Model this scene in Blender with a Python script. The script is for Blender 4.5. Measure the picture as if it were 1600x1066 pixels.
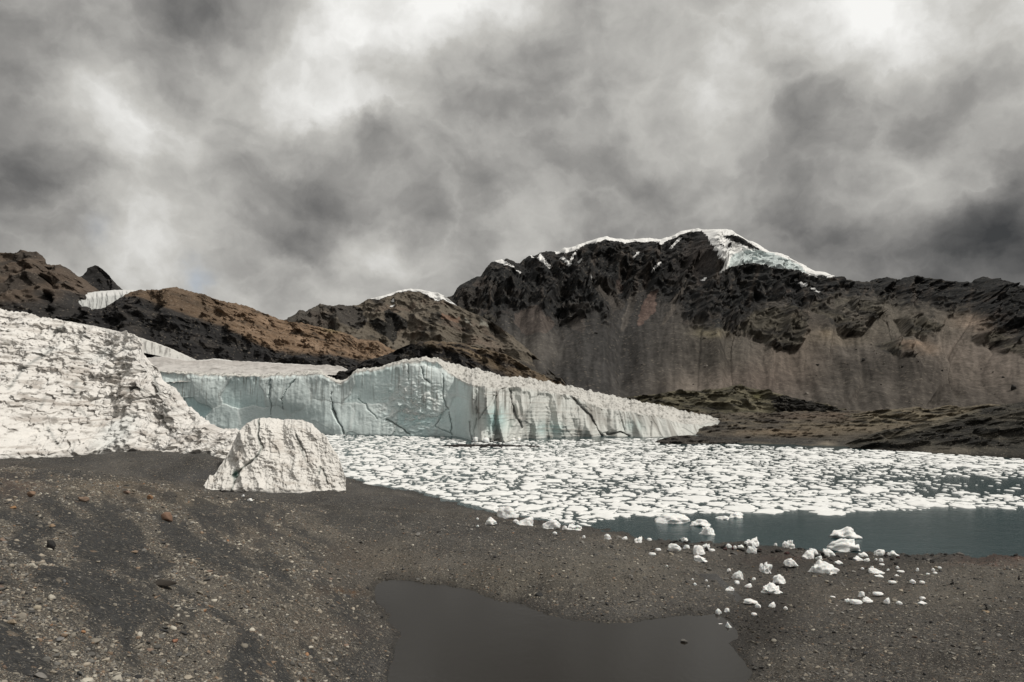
import bpy, bmesh, math, random
import numpy as np
random.seed(7)
for o in list(bpy.data.objects):
    bpy.data.objects.remove(o)
S = bpy.context.scene
COL = S.collection

# ------------------------------------------------------------------ camera
F, CX, HZ, CAMZ = 1244.0, 800.0, 600.0, 15.0        # focal in photo pixels, principal column, eye-level row, eye height over the lake
cam = bpy.data.cameras.new('camera')
cam.sensor_width = 36.0
cam.lens = 36.0 * F / 1600.0
cam.shift_y = (HZ - 533.0) / 1600.0
cam.clip_start, cam.clip_end = 0.3, 20000
camo = bpy.data.objects.new('camera', cam)
COL.objects.link(camo)
camo.location = (0, 0, CAMZ)
camo.rotation_euler = (math.radians(90), 0, 0)
S.camera = camo

# ------------------------------------------------------------------ world, sun, exposure
SUN_EL, SUN_AZ = math.radians(54), math.radians(104)     # azimuth clockwise from +Y
S.view_settings.view_transform = 'Standard'
S.view_settings.look = 'None'
S.view_settings.exposure = 0.0
S.view_settings.gamma = 1.0
S.view_settings.use_curve_mapping = False
S.cycles.max_bounces = 5
S.cycles.diffuse_bounces = 3
S.cycles.glossy_bounces = 3
S.cycles.use_denoising = True

sun = bpy.data.lights.new('sun', 'SUN')
sun.energy = 2.7
sun.angle = math.radians(7)
sun.color = (1.0, 0.95, 0.87)
suno = bpy.data.objects.new('sun', sun)
COL.objects.link(suno)
suno.location = (60, -40, 120)
suno.rotation_euler = (math.pi / 2 - SUN_EL, 0, math.pi - SUN_AZ)

W = bpy.data.worlds.new('World')
S.world = W
W.use_nodes = True


class NT:
    """tiny helper to write node trees"""
    def __init__(self, tree):
        self.t = tree

    def n(self, typ, ins=None, **kw):
        nd = self.t.nodes.new(typ)
        for k, v in kw.items():
            setattr(nd, k, v)
        for k, v in (ins or {}).items():
            s = nd.inputs[k]
            if isinstance(v, bpy.types.NodeSocket):
                self.t.links.new(v, s)
            else:
                s.default_value = v
        return nd

    def m(self, op, a, b=0.0, c=None):
        ins = {0: a, 1: b}
        if c is not None:
            ins[2] = c
        return self.n('ShaderNodeMath', ins, operation=op).outputs[0]

    def v(self, op, a, b=(0, 0, 0), out=0):
        return self.n('ShaderNodeVectorMath', {0: a, 1: b}, operation=op).outputs[out]

    def scale(self, a, s):
        return self.n('ShaderNodeVectorMath', {0: a, 'Scale': s}, operation='SCALE').outputs[0]

    def noise(self, vec, scale, detail=4, rough=0.5, dist=0.0, out='Fac'):
        return self.n('ShaderNodeTexNoise', {'Vector': vec, 'Scale': scale, 'Detail': detail, 'Roughness': rough, 'Distortion': dist}).outputs[out]

    def ramp(self, fac, stops):
        r = self.n('ShaderNodeValToRGB', {0: fac})
        el = r.color_ramp.elements
        while len(el) < len(stops):
            el.new(0.5)
        for e, (p, c) in zip(el, stops):
            e.position = p
            e.color = (c[0], c[1], c[2], 1)
        return r.outputs[0]

    def mix(self, f, a, b, blend='MIX'):
        nd = self.n('ShaderNodeMix', None, data_type='RGBA', blend_type=blend)
        for s, v in ((nd.inputs[0], f), (nd.inputs[6], a), (nd.inputs[7], b)):
            if isinstance(v, bpy.types.NodeSocket):
                self.t.links.new(v, s)
            else:
                s.default_value = v if isinstance(v, (int, float)) else (v[0], v[1], v[2], 1)
        return nd.outputs[2]


def build_world():
    t = W.node_tree
    t.nodes.clear()
    g = NT(t)
    d = g.v('NORMALIZE', g.n('ShaderNodeTexCoord').outputs['Generated'])
    # the lumps of the cloud deck: (column, row, brightness) read off the sky as display greys
    lumps = [(20, 20, 120), (75, 30, 165), (230, 50, 110), (190, 150, 214), (90, 130, 150), (20, 250, 112), (330, 110, 150), (300, 210, 162),
             (480, 190, 200), (400, 60, 160), (590, 70, 226), (720, 5, 236), (640, 170, 190), (850, 130, 142), (960, 190, 150), (880, 30, 176),
             (760, 250, 146), (1110, 190, 206), (1030, 100, 165), (1400, 30, 240), (1250, 20, 205), (1595, 85, 198), (1520, 180, 132), (1260, 130, 140),
             (1140, 60, 180), (560, 300, 116), (440, 250, 128), (270, 330, 188), (355, 280, 182), (160, 300, 165), (585, 388, 200), (250, 415, 196), (420, 455, 186),
             (480, 385, 124), (30, 330, 100), (1555, 395, 84), (1350, 240, 140), (1445, 310, 166), (1300, 380, 92), (1010, 310, 132), (820, 365, 165),
             (690, 430, 148), (70, 395, 150), (340, 385, 150), (660, 340, 138), (1180, 310, 128), (900, 270, 140), (1420, 130, 150), (1600, 290, 130), (1460, 400, 86), (130, 220, 175), (700, 110, 170)]
    L = np.array(lumps, float)
    c = np.stack([(L[:, 0] - CX) / F, np.ones(len(L)), (HZ - L[:, 1]) / F], 1)
    c /= np.linalg.norm(c, axis=1)[:, None]
    k = 1.0 / (2 * 0.058 ** 2) * 2
    base = 0.60
    A = np.exp(k * (c @ c.T - 1))
    a = np.linalg.solve(A + 0.22 * np.eye(len(L)), L[:, 2] / 255.0 - base)
    n3 = g.noise(d, 4.0, 7, 0.58, 0.0, 'Color')
    n4 = g.noise(g.v('ADD', d, (3.1, 1.7, 4.4)), 13.0, 7, 0.6, 0.0, 'Color')
    dw = g.v('ADD', d, g.scale(g.v('SUBTRACT', n3, (0.5, 0.5, 0.5)), 0.15))
    dw = g.v('NORMALIZE', g.v('ADD', dw, g.scale(g.v('SUBTRACT', n4, (0.5, 0.5, 0.5)), 0.05)))
    acc = None
    for ci, ai in zip(c, a):
        e = g.m('EXPONENT', g.m('MULTIPLY_ADD', g.v('DOT_PRODUCT', dw, tuple(ci), out=1), k, -k))
        acc = g.m('MULTIPLY', e, float(ai)) if acc is None else g.m('MULTIPLY_ADD', e, float(ai), acc)
    sp = g.n('ShaderNodeSeparateXYZ', {0: d})
    zc = g.m('MAXIMUM', sp.outputs[2], 0.0)
    den = g.m('ADD', zc, 0.22)
    pv = g.n('ShaderNodeCombineXYZ', {0: g.m('DIVIDE', sp.outputs[0], den), 1: g.m('DIVIDE', sp.outputs[1], den), 2: 0.0}).outputs[0]
    f1 = g.noise(pv, 1.5, 7, 0.5, 0.3)
    f2 = g.noise(g.v('ADD', d, (7.3, 2.1, 0)), 22.0, 6, 0.55, 0.3)
    dd = g.v('MULTIPLY', dw, (1.0, 1.0, 1.35))
    bil = g.m('SUBTRACT', 1.0, g.m('MULTIPLY', g.m('ABSOLUTE', g.m('SUBTRACT', g.noise(dd, 8.0, 7, 0.5, 0.0), 0.5)), 3.2))
    det = g.m('ADD', g.m('MULTIPLY', g.m('SUBTRACT', f1, 0.5), 0.26), g.m('MULTIPLY', g.m('SUBTRACT', f2, 0.5), 0.16))
    det = g.m('ADD', det, g.m('MULTIPLY', g.m('SUBTRACT', bil, 0.72), 0.22))
    val = g.m('ADD', g.m('ADD', acc, base), det)
    val = g.m('ADD', val, g.m('MULTIPLY', zc, 0.10))            # an overcast sky is brighter overhead
    val = g.m('MINIMUM', g.m('MAXIMUM', val, 0.24), 0.97)
    colr = g.ramp(val, [(0.0, (0.0, 0.0, 0.0)), (0.24, (0.052, 0.054, 0.056)), (0.42, (0.152, 0.150, 0.147)), (0.58, (0.302, 0.295, 0.282)), (0.75, (0.53, 0.52, 0.49)), (0.97, (0.93, 0.925, 0.90))])
    sky = g.n('ShaderNodeTexSky', None, sky_type='NISHITA')
    sky.sun_disc = False
    sky.sun_elevation = SUN_EL
    sky.sun_rotation = SUN_AZ
    sky.altitude = 4000
    skyc = g.mix(1.0, sky.outputs[0], (0.1, 0.1, 0.1), 'MULTIPLY')
    hole = None
    for (px, py, s, kk) in ((332, 425, 0.20, 9000), (145, 383, 0.10, 9000), (345, 432, 0.12, 16000)):
        cc = np.array([(px - CX) / F, 1, (HZ - py) / F])
        cc /= np.linalg.norm(cc)
        e = g.m('MULTIPLY', g.m('EXPONENT', g.m('MULTIPLY_ADD', g.v('DOT_PRODUCT', dw, tuple(cc), out=1), kk, -kk)), s)
        hole = e if hole is None else g.m('ADD', hole, e)
    fin = g.mix(g.m('MINIMUM', hole, 0.8), colr, skyc)
    bg = g.n('ShaderNodeBackground', {0: fin, 1: 1.0})
    out = g.n('ShaderNodeOutputWorld')
    t.links.new(bg.outputs[0], out.inputs[0])
    W.cycles.sampling_method = 'MANUAL'
    W.cycles.sample_map_resolution = 512


build_world()

# ------------------------------------------------------------------ numpy noise
_rng = np.random.RandomState(11)
PERM = _rng.permutation(256).astype(np.int32)
PERM = np.concatenate([PERM, PERM, PERM])
G3 = _rng.normal(size=(256, 3)).astype(np.float32)
G3 /= np.linalg.norm(G3, axis=1)[:, None]


def perlin(x, y, z=None):
    x = np.asarray(x, np.float32); y = np.asarray(y, np.float32)
    z = np.zeros_like(x) + np.float32(0.37) if z is None else np.asarray(z, np.float32)
    two_d = False
    xi = np.floor(x); yi = np.floor(y); zi = np.floor(z)
    fx = x - xi; fy = y - yi; fz = z - zi
    xi = xi.astype(np.int32) & 255; yi = yi.astype(np.int32) & 255; zi = zi.astype(np.int32) & 255
    u = fx * fx * fx * (fx * (fx * 6 - 15) + 10)
    v = fy * fy * fy * (fy * (fy * 6 - 15) + 10)
    w = fz * fz * fz * (fz * (fz * 6 - 15) + 10)
    r = 0
    for dx in (0, 1):
        a = PERM[xi + dx]
        wx = u if dx else 1 - u
        for dy in (0, 1):
            b = PERM[a + yi + dy]
            wy = wx * (v if dy else 1 - v)
            for dz in (0, 1):
                gi = G3[PERM[b + zi + dz]]
                r = r + wy * (w if dz else 1 - w) * (gi[..., 0] * (fx - dx) + gi[..., 1] * (fy - dy) + gi[..., 2] * (fz - dz))
    return r * 1.6


def fbm(x, y, z=None, octv=5, gain=0.5, lac=2.03):
    z = np.zeros_like(x) if z is None else z
    s = 0; a = 1.0; f = 1.0
    for i in range(octv):
        s = s + a * perlin(x * f + 17.1 * i, y * f + 5.3 * i, z * f + 9.7 * i)
        a *= gain; f *= lac
    return s


def ridged(x, y, z=None, octv=5, gain=0.5, lac=2.03):
    z = np.zeros_like(x) if z is None else z
    s = 0; a = 1.0; f = 1.0; tot = 0; w = 1.0
    for i in range(octv):
        n = 1 - np.abs(perlin(x * f + 31.7 * i, y * f + 3.3 * i, z * f + 8.1 * i)) * 1.4
        n = np.clip(n, 0, 1) ** 2
        s = s + a * n * w
        w = np.clip(n * 1.6, 0, 1)
        tot += a
        a *= gain; f *= lac
    return s / tot


def worley(x, y, seed=0):
    """distance to nearest feature point, a random value of its cell, and distance to the second"""
    xi = np.floor(x).astype(np.int32); yi = np.floor(y).astype(np.int32)
    f1 = np.full(x.shape, 9.0); f2 = np.full(x.shape, 9.0); cid = np.zeros(x.shape)
    tx = np.zeros(x.shape); ty = np.zeros(x.shape)
    for dx in (-1, 0, 1):
        for dy in (-1, 0, 1):
            h = PERM[(PERM[(xi + dx + seed) & 255] + yi + dy) & 255]
            h2 = PERM[h + 71]
            qx = xi + dx + h / 255.0 - x
            qy = yi + dy + h2 / 255.0 - y
            dd = np.sqrt(qx * qx + qy * qy)
            n = dd < f1
            f2 = np.where(n, f1, np.minimum(f2, dd))
            cid = np.where(n, PERM[h + 133] / 255.0, cid)
            tx = np.where(n, qx, tx); ty = np.where(n, qy, ty)
            f1 = np.where(n, dd, f1)
    return f1, cid, f2, tx, ty


def sst(a, b, x):
    t = np.clip((x - a) / (b - a), 0, 1)
    return t * t * (3 - 2 * t)


def P(px, py, Y):
    """a point of the valley seen at this photo pixel, Y metres out"""
    return np.array([(px - CX) / F * Y, Y, CAMZ + (HZ - py) / F * Y])


def proj(x, y, z):
    return CX + F * x / y, HZ - F * (z - CAMZ) / y


def poly_in(px, py, poly):
    poly = np.array(poly, float)
    x0, y0 = poly[:, 0].min(), poly[:, 1].min()
    x1, y1 = poly[:, 0].max(), poly[:, 1].max()
    inside = np.zeros(px.shape, bool)
    sel = (px >= x0) & (px <= x1) & (py >= y0) & (py <= y1)
    if not sel.any():
        return inside
    X = px[sel]; Yv = py[sel]
    c = np.zeros(X.shape, bool)
    n = len(poly)
    for i in range(n):
        ax, ay = poly[i]; bx, by = poly[(i + 1) % n]
        if ay == by:
            continue
        cond = ((ay > Yv) != (by > Yv)) & (X < (bx - ax) * (Yv - ay) / (by - ay) + ax)
        c ^= cond
    inside[sel] = c
    return inside


def line_dist(px, py, pts):
    d = np.full(px.shape, 1e9)
    for (ax, ay), (bx, by) in zip(pts[:-1], pts[1:]):
        vx, vy = bx - ax, by - ay
        t = np.clip(((px - ax) * vx + (py - ay) * vy) / (vx * vx + vy * vy), 0, 1)
        d = np.minimum(d, np.hypot(px - ax - t * vx, py - ay - t * vy))
    return d


def ip(x, pts):
    pts = np.array(pts, float)
    return np.interp(x, pts[:, 0], pts[:, 1])


def lerp(a, b, m):
    """mix colour arrays (n,3) by mask (n,)"""
    m = np.asarray(m, float)[..., None]
    return a * (1 - m) + np.asarray(b, float) * m


# ------------------------------------------------------------------ object helpers
def obj(name, mesh, mat=None, parent=None, label=None, cat=None, group=None, kind=None):
    o = bpy.data.objects.new(name, mesh)
    COL.objects.link(o)
    if mat is not None and mesh is not None and len(mesh.materials) == 0:
        mesh.materials.append(mat)
    if parent is not None:
        o.parent = parent
    for k, v in (('label', label), ('category', cat), ('group', group), ('kind', kind)):
        if v:
            o[k] = v
    return o


def mesh_np(name, verts, faces, smooth=True, col=None):
    """mesh from numpy arrays; faces (n,3) or (n,4)"""
    me = bpy.data.meshes.new(name)
    verts = np.ascontiguousarray(verts, np.float32)
    faces = np.ascontiguousarray(faces, np.int32)
    nf, k = faces.shape
    me.vertices.add(len(verts))
    me.vertices.foreach_set('co', verts.ravel())
    me.loops.add(nf * k)
    me.loops.foreach_set('vertex_index', faces.ravel())
    me.polygons.add(nf)
    me.polygons.foreach_set('loop_start', np.arange(0, nf * k, k, dtype=np.int32))
    me.polygons.foreach_set('loop_total', np.full(nf, k, np.int32))
    me.update(calc_edges=True)
    if smooth:
        me.polygons.foreach_set('use_smooth', np.ones(nf, bool))
    if col is not None:
        at = me.attributes.new('Col', 'FLOAT_COLOR', 'POINT')
        c4 = np.ones((len(verts), 4), np.float32)
        c4[:, :3] = np.clip(col, 0, 1)
        at.data.foreach_set('color', c4.ravel())
    return me


def grid_faces(nr, nc):
    i = np.arange(nr - 1)[:, None] * nc + np.arange(nc - 1)[None, :]
    return np.stack([i, i + 1, i + nc + 1, i + nc], -1).reshape(-1, 4)


# ------------------------------------------------------------------ materials
def new_mat(name):
    m = bpy.data.materials.new(name)
    m.use_nodes = True
    m.node_tree.nodes.clear()
    return m, NT(m.node_tree)


def finish(g, base, rough, bump=None, spec=0.3, bstr=0.5, bdist=0.1, **kw):
    ins = {'Base Color': base, 'Roughness': rough, 'Specular IOR Level': spec}
    ins.update(kw)
    if bump is not None:
        ins['Normal'] = g.n('ShaderNodeBump', {'Height': bump, 'Strength': bstr, 'Distance': bdist}).outputs[0]
    b = g.n('ShaderNodeBsdfPrincipled', ins)
    o = g.n('ShaderNodeOutputMaterial')
    g.t.links.new(b.outputs[0], o.inputs[0])


def mat_rock(name, s1, s2, var=0.5, bdist=1.0, bstr=0.7, rough=0.95, spec=0.12, speck=0.0, sps=3.0):
    """vertex colour of the rock, varied by two scales of noise, with fine relief"""
    m, g = new_mat(name)
    pos = g.n('ShaderNodeNewGeometry').outputs['Position']
    c = g.n('ShaderNodeAttribute', None, attribute_name='Col').outputs['Color']
    n1 = g.noise(pos, s1, 6, 0.62)
    n2 = g.noise(pos, s2, 5, 0.7)
    f = g.m('ADD', g.m('MULTIPLY', g.m('SUBTRACT', n1, 0.5), 2.0 * var), g.m('MULTIPLY', g.m('SUBTRACT', n2, 0.5), 2.6 * var))
    f = g.m('MAXIMUM', g.m('ADD', f, 1.0), 0.25)
    cc = g.n('ShaderNodeCombineXYZ', {0: f, 1: f, 2: f}).outputs[0]
    c = g.mix(1.0, c, cc, 'MULTIPLY')
    if speck > 0:
        vo = g.n('ShaderNodeTexVoronoi', {'Vector': pos, 'Scale': s2 * sps})
        r = g.n('ShaderNodeSeparateXYZ', {0: vo.outputs['Color']}).outputs[0]
        sm = g.m('MULTIPLY', g.m('GREATER_THAN', r, 0.86), g.m('LESS_THAN', vo.outputs['Distance'], 0.42))
        c = g.mix(g.m('MULTIPLY', sm, speck), c, (0.30, 0.26, 0.21))
    finish(g, c, rough, g.m('ADD', g.m('MULTIPLY', n1, 1.0), g.m('MULTIPLY', n2, 0.6)), spec, bstr, bdist)
    return m


def mat_ice(name, s1, s2, var=0.12, bdist=0.4, bstr=0.6, rough=0.6, spec=0.3, sss=0.0):
    m, g = new_mat(name)
    pos = g.n('ShaderNodeNewGeometry').outputs['Position']
    c = g.n('ShaderNodeAttribute', None, attribute_name='Col').outputs['Color']
    n1 = g.noise(pos, s1, 6, 0.6, 0.4)
    n2 = g.noise(pos, s2, 5, 0.65)
    f = g.m('ADD', g.m('MULTIPLY', g.m('SUBTRACT', n1, 0.5), 2 * var), g.m('MULTIPLY', g.m('SUBTRACT', n2, 0.5), 2 * var))
    f = g.m('ADD', f, 1.0)
    c = g.mix(1.0, c, g.n('ShaderNodeCombineXYZ', {0: f, 1: f, 2: f}).outputs[0], 'MULTIPLY')
    kw = {}
    if sss > 0:
        kw = {'Subsurface Weight': sss, 'Subsurface Radius': (0.3, 0.4, 0.45), 'Subsurface Scale': 0.3}
    finish(g, c, rough, g.m('ADD', n1, g.m('MULTIPLY', n2, 0.5)), spec, bstr, bdist, **kw)
    return m


M_MTN = mat_rock('dark_mountain_rock', 0.10, 0.5, 0.45, 1.8, 0.7, speck=0.22, sps=0.9)
M_SCREE = mat_rock('brown_ridge_rock', 0.16, 0.8, 0.6, 1.6, 0.8, speck=0.3, sps=1.0)
M_HILL = mat_rock('moraine_hill_earth', 0.25, 1.2, 0.5, 0.8, 0.8, speck=0.5)
M_ICE = mat_ice('glacier_ice', 0.35, 1.6, 0.09, 0.3, 0.35)
M_ICE2 = mat_ice('weathered_ice', 0.8, 3.5, 0.12, 0.35, 0.7)


def mat_ground():
    m, g = new_mat('moraine_gravel')
    pos = g.n('ShaderNodeNewGeometry').outputs['Position']
    c = g.n('ShaderNodeAttribute', None, attribute_name='Col').outputs['Color']
    n1 = g.noise(pos, 0.7, 7, 0.65)
    n2 = g.noise(pos, 6.0, 6, 0.7)
    f = g.m('ADD', g.m('MULTIPLY', g.m('SUBTRACT', n1, 0.5), 0.9), g.m('MULTIPLY', g.m('SUBTRACT', n2, 0.5), 2.6))
    f = g.m('MAXIMUM', g.m('ADD', f, 1.0), 0.2)
    c = g.mix(1.0, c, g.n('ShaderNodeCombineXYZ', {0: f, 1: f, 2: f}).outputs[0], 'MULTIPLY')
    h = g.m('MULTIPLY', n2, 0.8)
    dens = g.n('ShaderNodeAttribute', None, attribute_name='pebble').outputs['Fac']
    for sc, wgt, th in ((2.6, 0.75, 0.66), (5.5, 0.85, 0.58), (12.0, 0.8, 0.50), (27.0, 0.7, 0.45)):
        vo = g.n('ShaderNodeTexVoronoi', {'Vector': g.v('ADD', pos, g.scale(g.noise(pos, sc, 2, 0.5, 0, 'Color'), 0.12)), 'Scale': sc})
        sp = g.n('ShaderNodeSeparateXYZ', {0: vo.outputs['Color']})
        keep = g.m('GREATER_THAN', g.m('ADD', sp.outputs[0], g.m('MULTIPLY', dens, 0.5)), th + 0.25)
        keep = g.m('MULTIPLY', keep, g.m('LESS_THAN', vo.outputs['Distance'], 0.40))
        pc = g.ramp(sp.outputs[1], [(0.0, (0.05, 0.048, 0.045)), (0.3, (0.11, 0.105, 0.097)), (0.6, (0.19, 0.175, 0.15)), (0.85, (0.30, 0.27, 0.225)), (1.0, (0.22, 0.15, 0.10))])
        c = g.mix(g.m('MULTIPLY', keep, wgt), c, pc)
        dome = g.m('MULTIPLY', keep, g.m('SUBTRACT', 0.42, vo.outputs['Distance']))
        h = g.m('ADD', h, g.m('MULTIPLY', dome, 12.0 / sc))
    wet = g.n('ShaderNodeAttribute', None, attribute_name='wet').outputs['Fac']
    c = g.mix(g.m('MULTIPLY', wet, 0.55), c, (0.012, 0.011, 0.010))
    rough = g.m('SUBTRACT', 0.95, g.m('MULTIPLY', wet, 0.35))
    finish(g, c, rough, h, 0.15, 0.9, 0.12)
    return m


def mat_water(name, base, wave, bstr, rough, aniso=(1, 1, 1), spec=0.3):
    m, g = new_mat(name)
    pos = g.n('ShaderNodeNewGeometry').outputs['Position']
    pv = g.v('MULTIPLY', pos, aniso)
    n = g.m('ADD', g.noise(pv, wave, 5, 0.6, 0.3), g.m('MULTIPLY', g.noise(pv, wave * 0.17, 4, 0.55), 1.5))
    tint = g.noise(pos, 0.05, 4, 0.6)
    c = g.mix(g.m('MULTIPLY', tint, 0.8), base, tuple(b * 1.5 for b in base))
    finish(g, c, rough, n, spec, bstr, 0.05, **{'IOR': 1.33})
    return m


M_GROUND = mat_ground()
M_LAKE = mat_water('lake_water', (0.016, 0.036, 0.040), 2.2, 0.7, 0.14, (0.7, 1.3, 1), spec=0.18)
M_POND = mat_water('silty_pond_water', (0.015, 0.013, 0.0105), 3.0, 0.15, 0.09, spec=0.22)


def mat_tint(name, var, scale, bdist, rough, inst, spec=0.2):
    """stones: colour from their own attribute (per instance) or from the object's random value"""
    m, g = new_mat(name)
    tc = g.n('ShaderNodeTexCoord').outputs['Object']
    if inst:
        c = g.n('ShaderNodeAttribute', None, attribute_name='tint', attribute_type='INSTANCER').outputs['Color']
    else:
        c = g.n('ShaderNodeObjectInfo').outputs['Color']
    n1 = g.noise(tc, scale, 5, 0.65)
    f = g.m('ADD', g.m('MULTIPLY', g.m('SUBTRACT', n1, 0.5), 2 * var), 1.0)
    c = g.mix(1.0, c, g.n('ShaderNodeCombineXYZ', {0: f, 1: f, 2: f}).outputs[0], 'MULTIPLY')
    finish(g, c, rough, n1, spec, 0.6, bdist)
    return m


M_PEB = mat_tint('gravel_stone', 0.4, 2.0, 0.05, 0.9, True)
M_STONE = mat_tint('loose_stone', 0.4, 2.5, 0.05, 0.9, False)


def mat_floe(name, sss):
    m, g = new_mat(name)
    pos = g.n('ShaderNodeNewGeometry').outputs['Position']
    n1 = g.noise(pos, 1.3, 6, 0.65)
    n2 = g.noise(pos, 7.0, 4, 0.6)
    c = g.ramp(n1, [(0.22, (0.70, 0.74, 0.74)), (0.42, (0.84, 0.85, 0.84)), (0.75, (0.90, 0.90, 0.89))])
    kw = {'Subsurface Weight': sss, 'Subsurface Radius': (0.12, 0.17, 0.2), 'Subsurface Scale': 0.5} if sss else {}
    finish(g, c, 0.55, g.m('ADD', n1, g.m('MULTIPLY', n2, 0.5)), 0.35, 0.5, 0.12, **kw)
    return m


M_FLOE = mat_floe('floe_ice', 0.0)
M_CHUNK = mat_floe('stranded_ice', 0.25)

# ------------------------------------------------------------------ the moraine in front (heights fitted to surveyed points)
PZ = 2.0     # pond level


def atz(px, py, z):
    Y = (CAMZ - z) * F / (py - HZ)
    return ((px - CX) / F * Y, Y, z)


def aty(px, py, Y):
    return tuple(P(px, py, Y))


GP = []
for px, py in ((1700, 872), (1600, 868), (1500, 866), (1400, 864), (1300, 862), (1200, 853), (1130, 850), (1060, 848), (990, 838), (930, 827), (860, 816), (800, 806), (740, 794), (680, 778), (620, 764), (575, 757)):
    GP.append(atz(px, py, 0.0))                        # lake shore
for px, py in ((1600, 840), (1400, 835), (1200, 828), (1060, 820), (930, 800), (800, 780), (700, 762), (640, 752), (590, 742), (560, 735), (545, 722), (600, 722), (530, 708)):
    GP.append(atz(px, py, -1.1))
for px, py in ((620, 906), (660, 910), (700, 916), (760, 932), (820, 950), (880, 965), (950, 973), (1000, 972), (1060, 966), (1110, 966), (1145, 975), (1140, 1000), (1150, 1030), (1190, 1066),
               (585, 912), (588, 930), (606, 955), (620, 985), (612, 1012), (604, 1040), (608, 1066)):
    GP.append(atz(px, py, PZ))                         # pond shore
for px, py in ((680, 980), (700, 1050), (850, 1020), (1000, 1030), (1080, 1000), (660, 940), (1050, 1066), (1090, 1040)):
    GP.append(atz(px, py, PZ - 0.7))
GP += [atz(*p) for p in ((900, 905, 2.9), (800, 880, 3.0), (1000, 905, 2.7), (1100, 915, 2.3), (700, 845, 3.1), (640, 860, 3.0), (600, 800, 3.2), (500, 790, 2.9), (680, 800, 1.7), (560, 772, 1.6),
                         (1000, 860, 1.0), (900, 850, 1.3), (1150, 900, 1.3), (1230, 900, 1.1), (1220, 940, 1.8), (1200, 975, 2.25), (1330, 900, 1.0), (1330, 950, 2.0), (1450, 900, 1.2), (1580, 900, 1.5),
                         (1400, 990, 2.9), (1250, 1000, 2.6), (1250, 1060, 2.9), (1400, 1060, 3.3), (1580, 1060, 3.7), (1580, 970, 3.0), (1750, 1000, 3.9), (1750, 920, 2.6))]
GP += [aty(*p) for p in ((0, 1066, 14.5), (150, 1066, 17), (300, 1066, 20.5), (450, 1066, 27), (530, 1066, 31), (0, 980, 18), (0, 900, 25), (0, 830, 35), (0, 780, 46), (0, 735, 62), (-200, 720, 60), (-200, 900, 22), (-300, 1066, 13),
                         (100, 900, 27), (150, 980, 22), (250, 900, 32), (250, 985, 24.5), (350, 960, 30), (400, 1000, 29), (350, 880, 40), (150, 820, 42), (150, 755, 62), (250, 772, 61), (300, 790, 58), (400, 830, 52), (450, 850, 52), (500, 900, 44), (480, 960, 36),
                         (540, 930, 46), (550, 985, 38), (560, 880, 56),
                         (120, 738, 80), (250, 750, 84), (350, 772, 82), (430, 772, 96), (540, 762, 104), (330, 764, 99), (450, 790, 82),
                         (0, 721, 100), (-200, 722, 95), (70, 714, 106), (150, 708, 114), (250, 705, 116), (320, 708, 113), (350, 718, 108))]
GP += [(0, 0, 13.2), (-8, 4, 12.0), (10, 2, 12.2), (0, 12, 9.2), (4, 22, 4.9), (-4, 24, 5.6), (12, 22, 6.0), (22, 18, 7.0), (40, 30, 6.5), (-20, 6, 11.5), (-40, 20, 11.5), (-60, 60, 10), (60, 50, 4.5),
       (-40, 150, -1.0), (-70, 140, 3), (-10, 150, -2), (-20, 135, -1.6), (-30, 150, -1.8), (-30, 190, -3), (20, 130, -2.5), (60, 110, -2.5), (60, 85, -1.5), (0, 190, -4), (60, 190, -4), (-60, 200, 0), (90, 75, -1.0), (110, 130, -3), (130, 200, -4), (-110, 100, 8), (-120, 200, 5)]
GP = np.array(GP, float)


def tps_fit(p, lam):
    n = len(p)
    d2 = ((p[:, None, :2] - p[None, :, :2]) ** 2).sum(-1)
    K = 0.5 * d2 * np.log(d2 + 1e-9) + lam * np.eye(n)
    Pm = np.c_[np.ones(n), p[:, :2]]
    A = np.zeros((n + 3, n + 3))
    A[:n, :n] = K; A[:n, n:] = Pm; A[n:, :n] = Pm.T
    return np.linalg.solve(A, np.r_[p[:, 2], 0, 0, 0])


TW = tps_fit(GP, 3.0)


def smooth_h(x, y):
    sh = x.shape
    x = x.ravel(); y = y.ravel()
    out = np.empty(len(x))
    for i in range(0, len(x), 40000):
        a = x[i:i + 40000, None] - GP[None, :, 0]; b = y[i:i + 40000, None] - GP[None, :, 1]
        d2 = a * a + b * b
        out[i:i + 40000] = (0.5 * d2 * np.log(d2 + 1e-9)) @ TW[:len(GP)] + TW[-3] + TW[-2] * x[i:i + 40000] + TW[-1] * y[i:i + 40000]
    return out.reshape(sh)


def height(x, y):
    h = smooth_h(x, y)
    near = sst(0.0, 0.5, np.abs(h)) * sst(0.0, 0.45, np.abs(h - PZ)) * 0.8 + 0.2
    n = 0.32 * fbm(x / 7.0, y / 7.0, octv=3) + 0.10 * fbm(x / 1.6, y / 1.6, octv=3, gain=0.6)
    gul = ridged(x / 9.0 + 0.3 * y / 9, y / 16.0 - 0.2 * x / 9, octv=3)
    slope = sst(3.0, 6.0, h) * sst(85, 60, y)
    mic = 0.055 * fbm(x / 0.9, y / 0.9, octv=4, gain=0.6) * np.clip(y / 35.0, 0.5, 1.5)
    sh = 0.10 * fbm(x / 3.2, y / 3.2, octv=4, gain=0.6)
    return h + near * (n + slope * 0.60 * (gul - 0.4)) + mic + sh


def ground_hit(px, py, zlift=0.0):
    Y = np.linspace(8, 140, 5200)
    x = (px - CX) / F * Y
    zr = CAMZ + (HZ - py) / F * Y
    h = height(x, Y)
    k = np.nonzero(zr <= h)[0]
    i = k[0] if len(k) else len(Y) - 1
    return np.array([x[i], Y[i], h[i]])


def water_hit(px, py, z=0.0):
    return np.array(atz(px, py, z))


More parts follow.
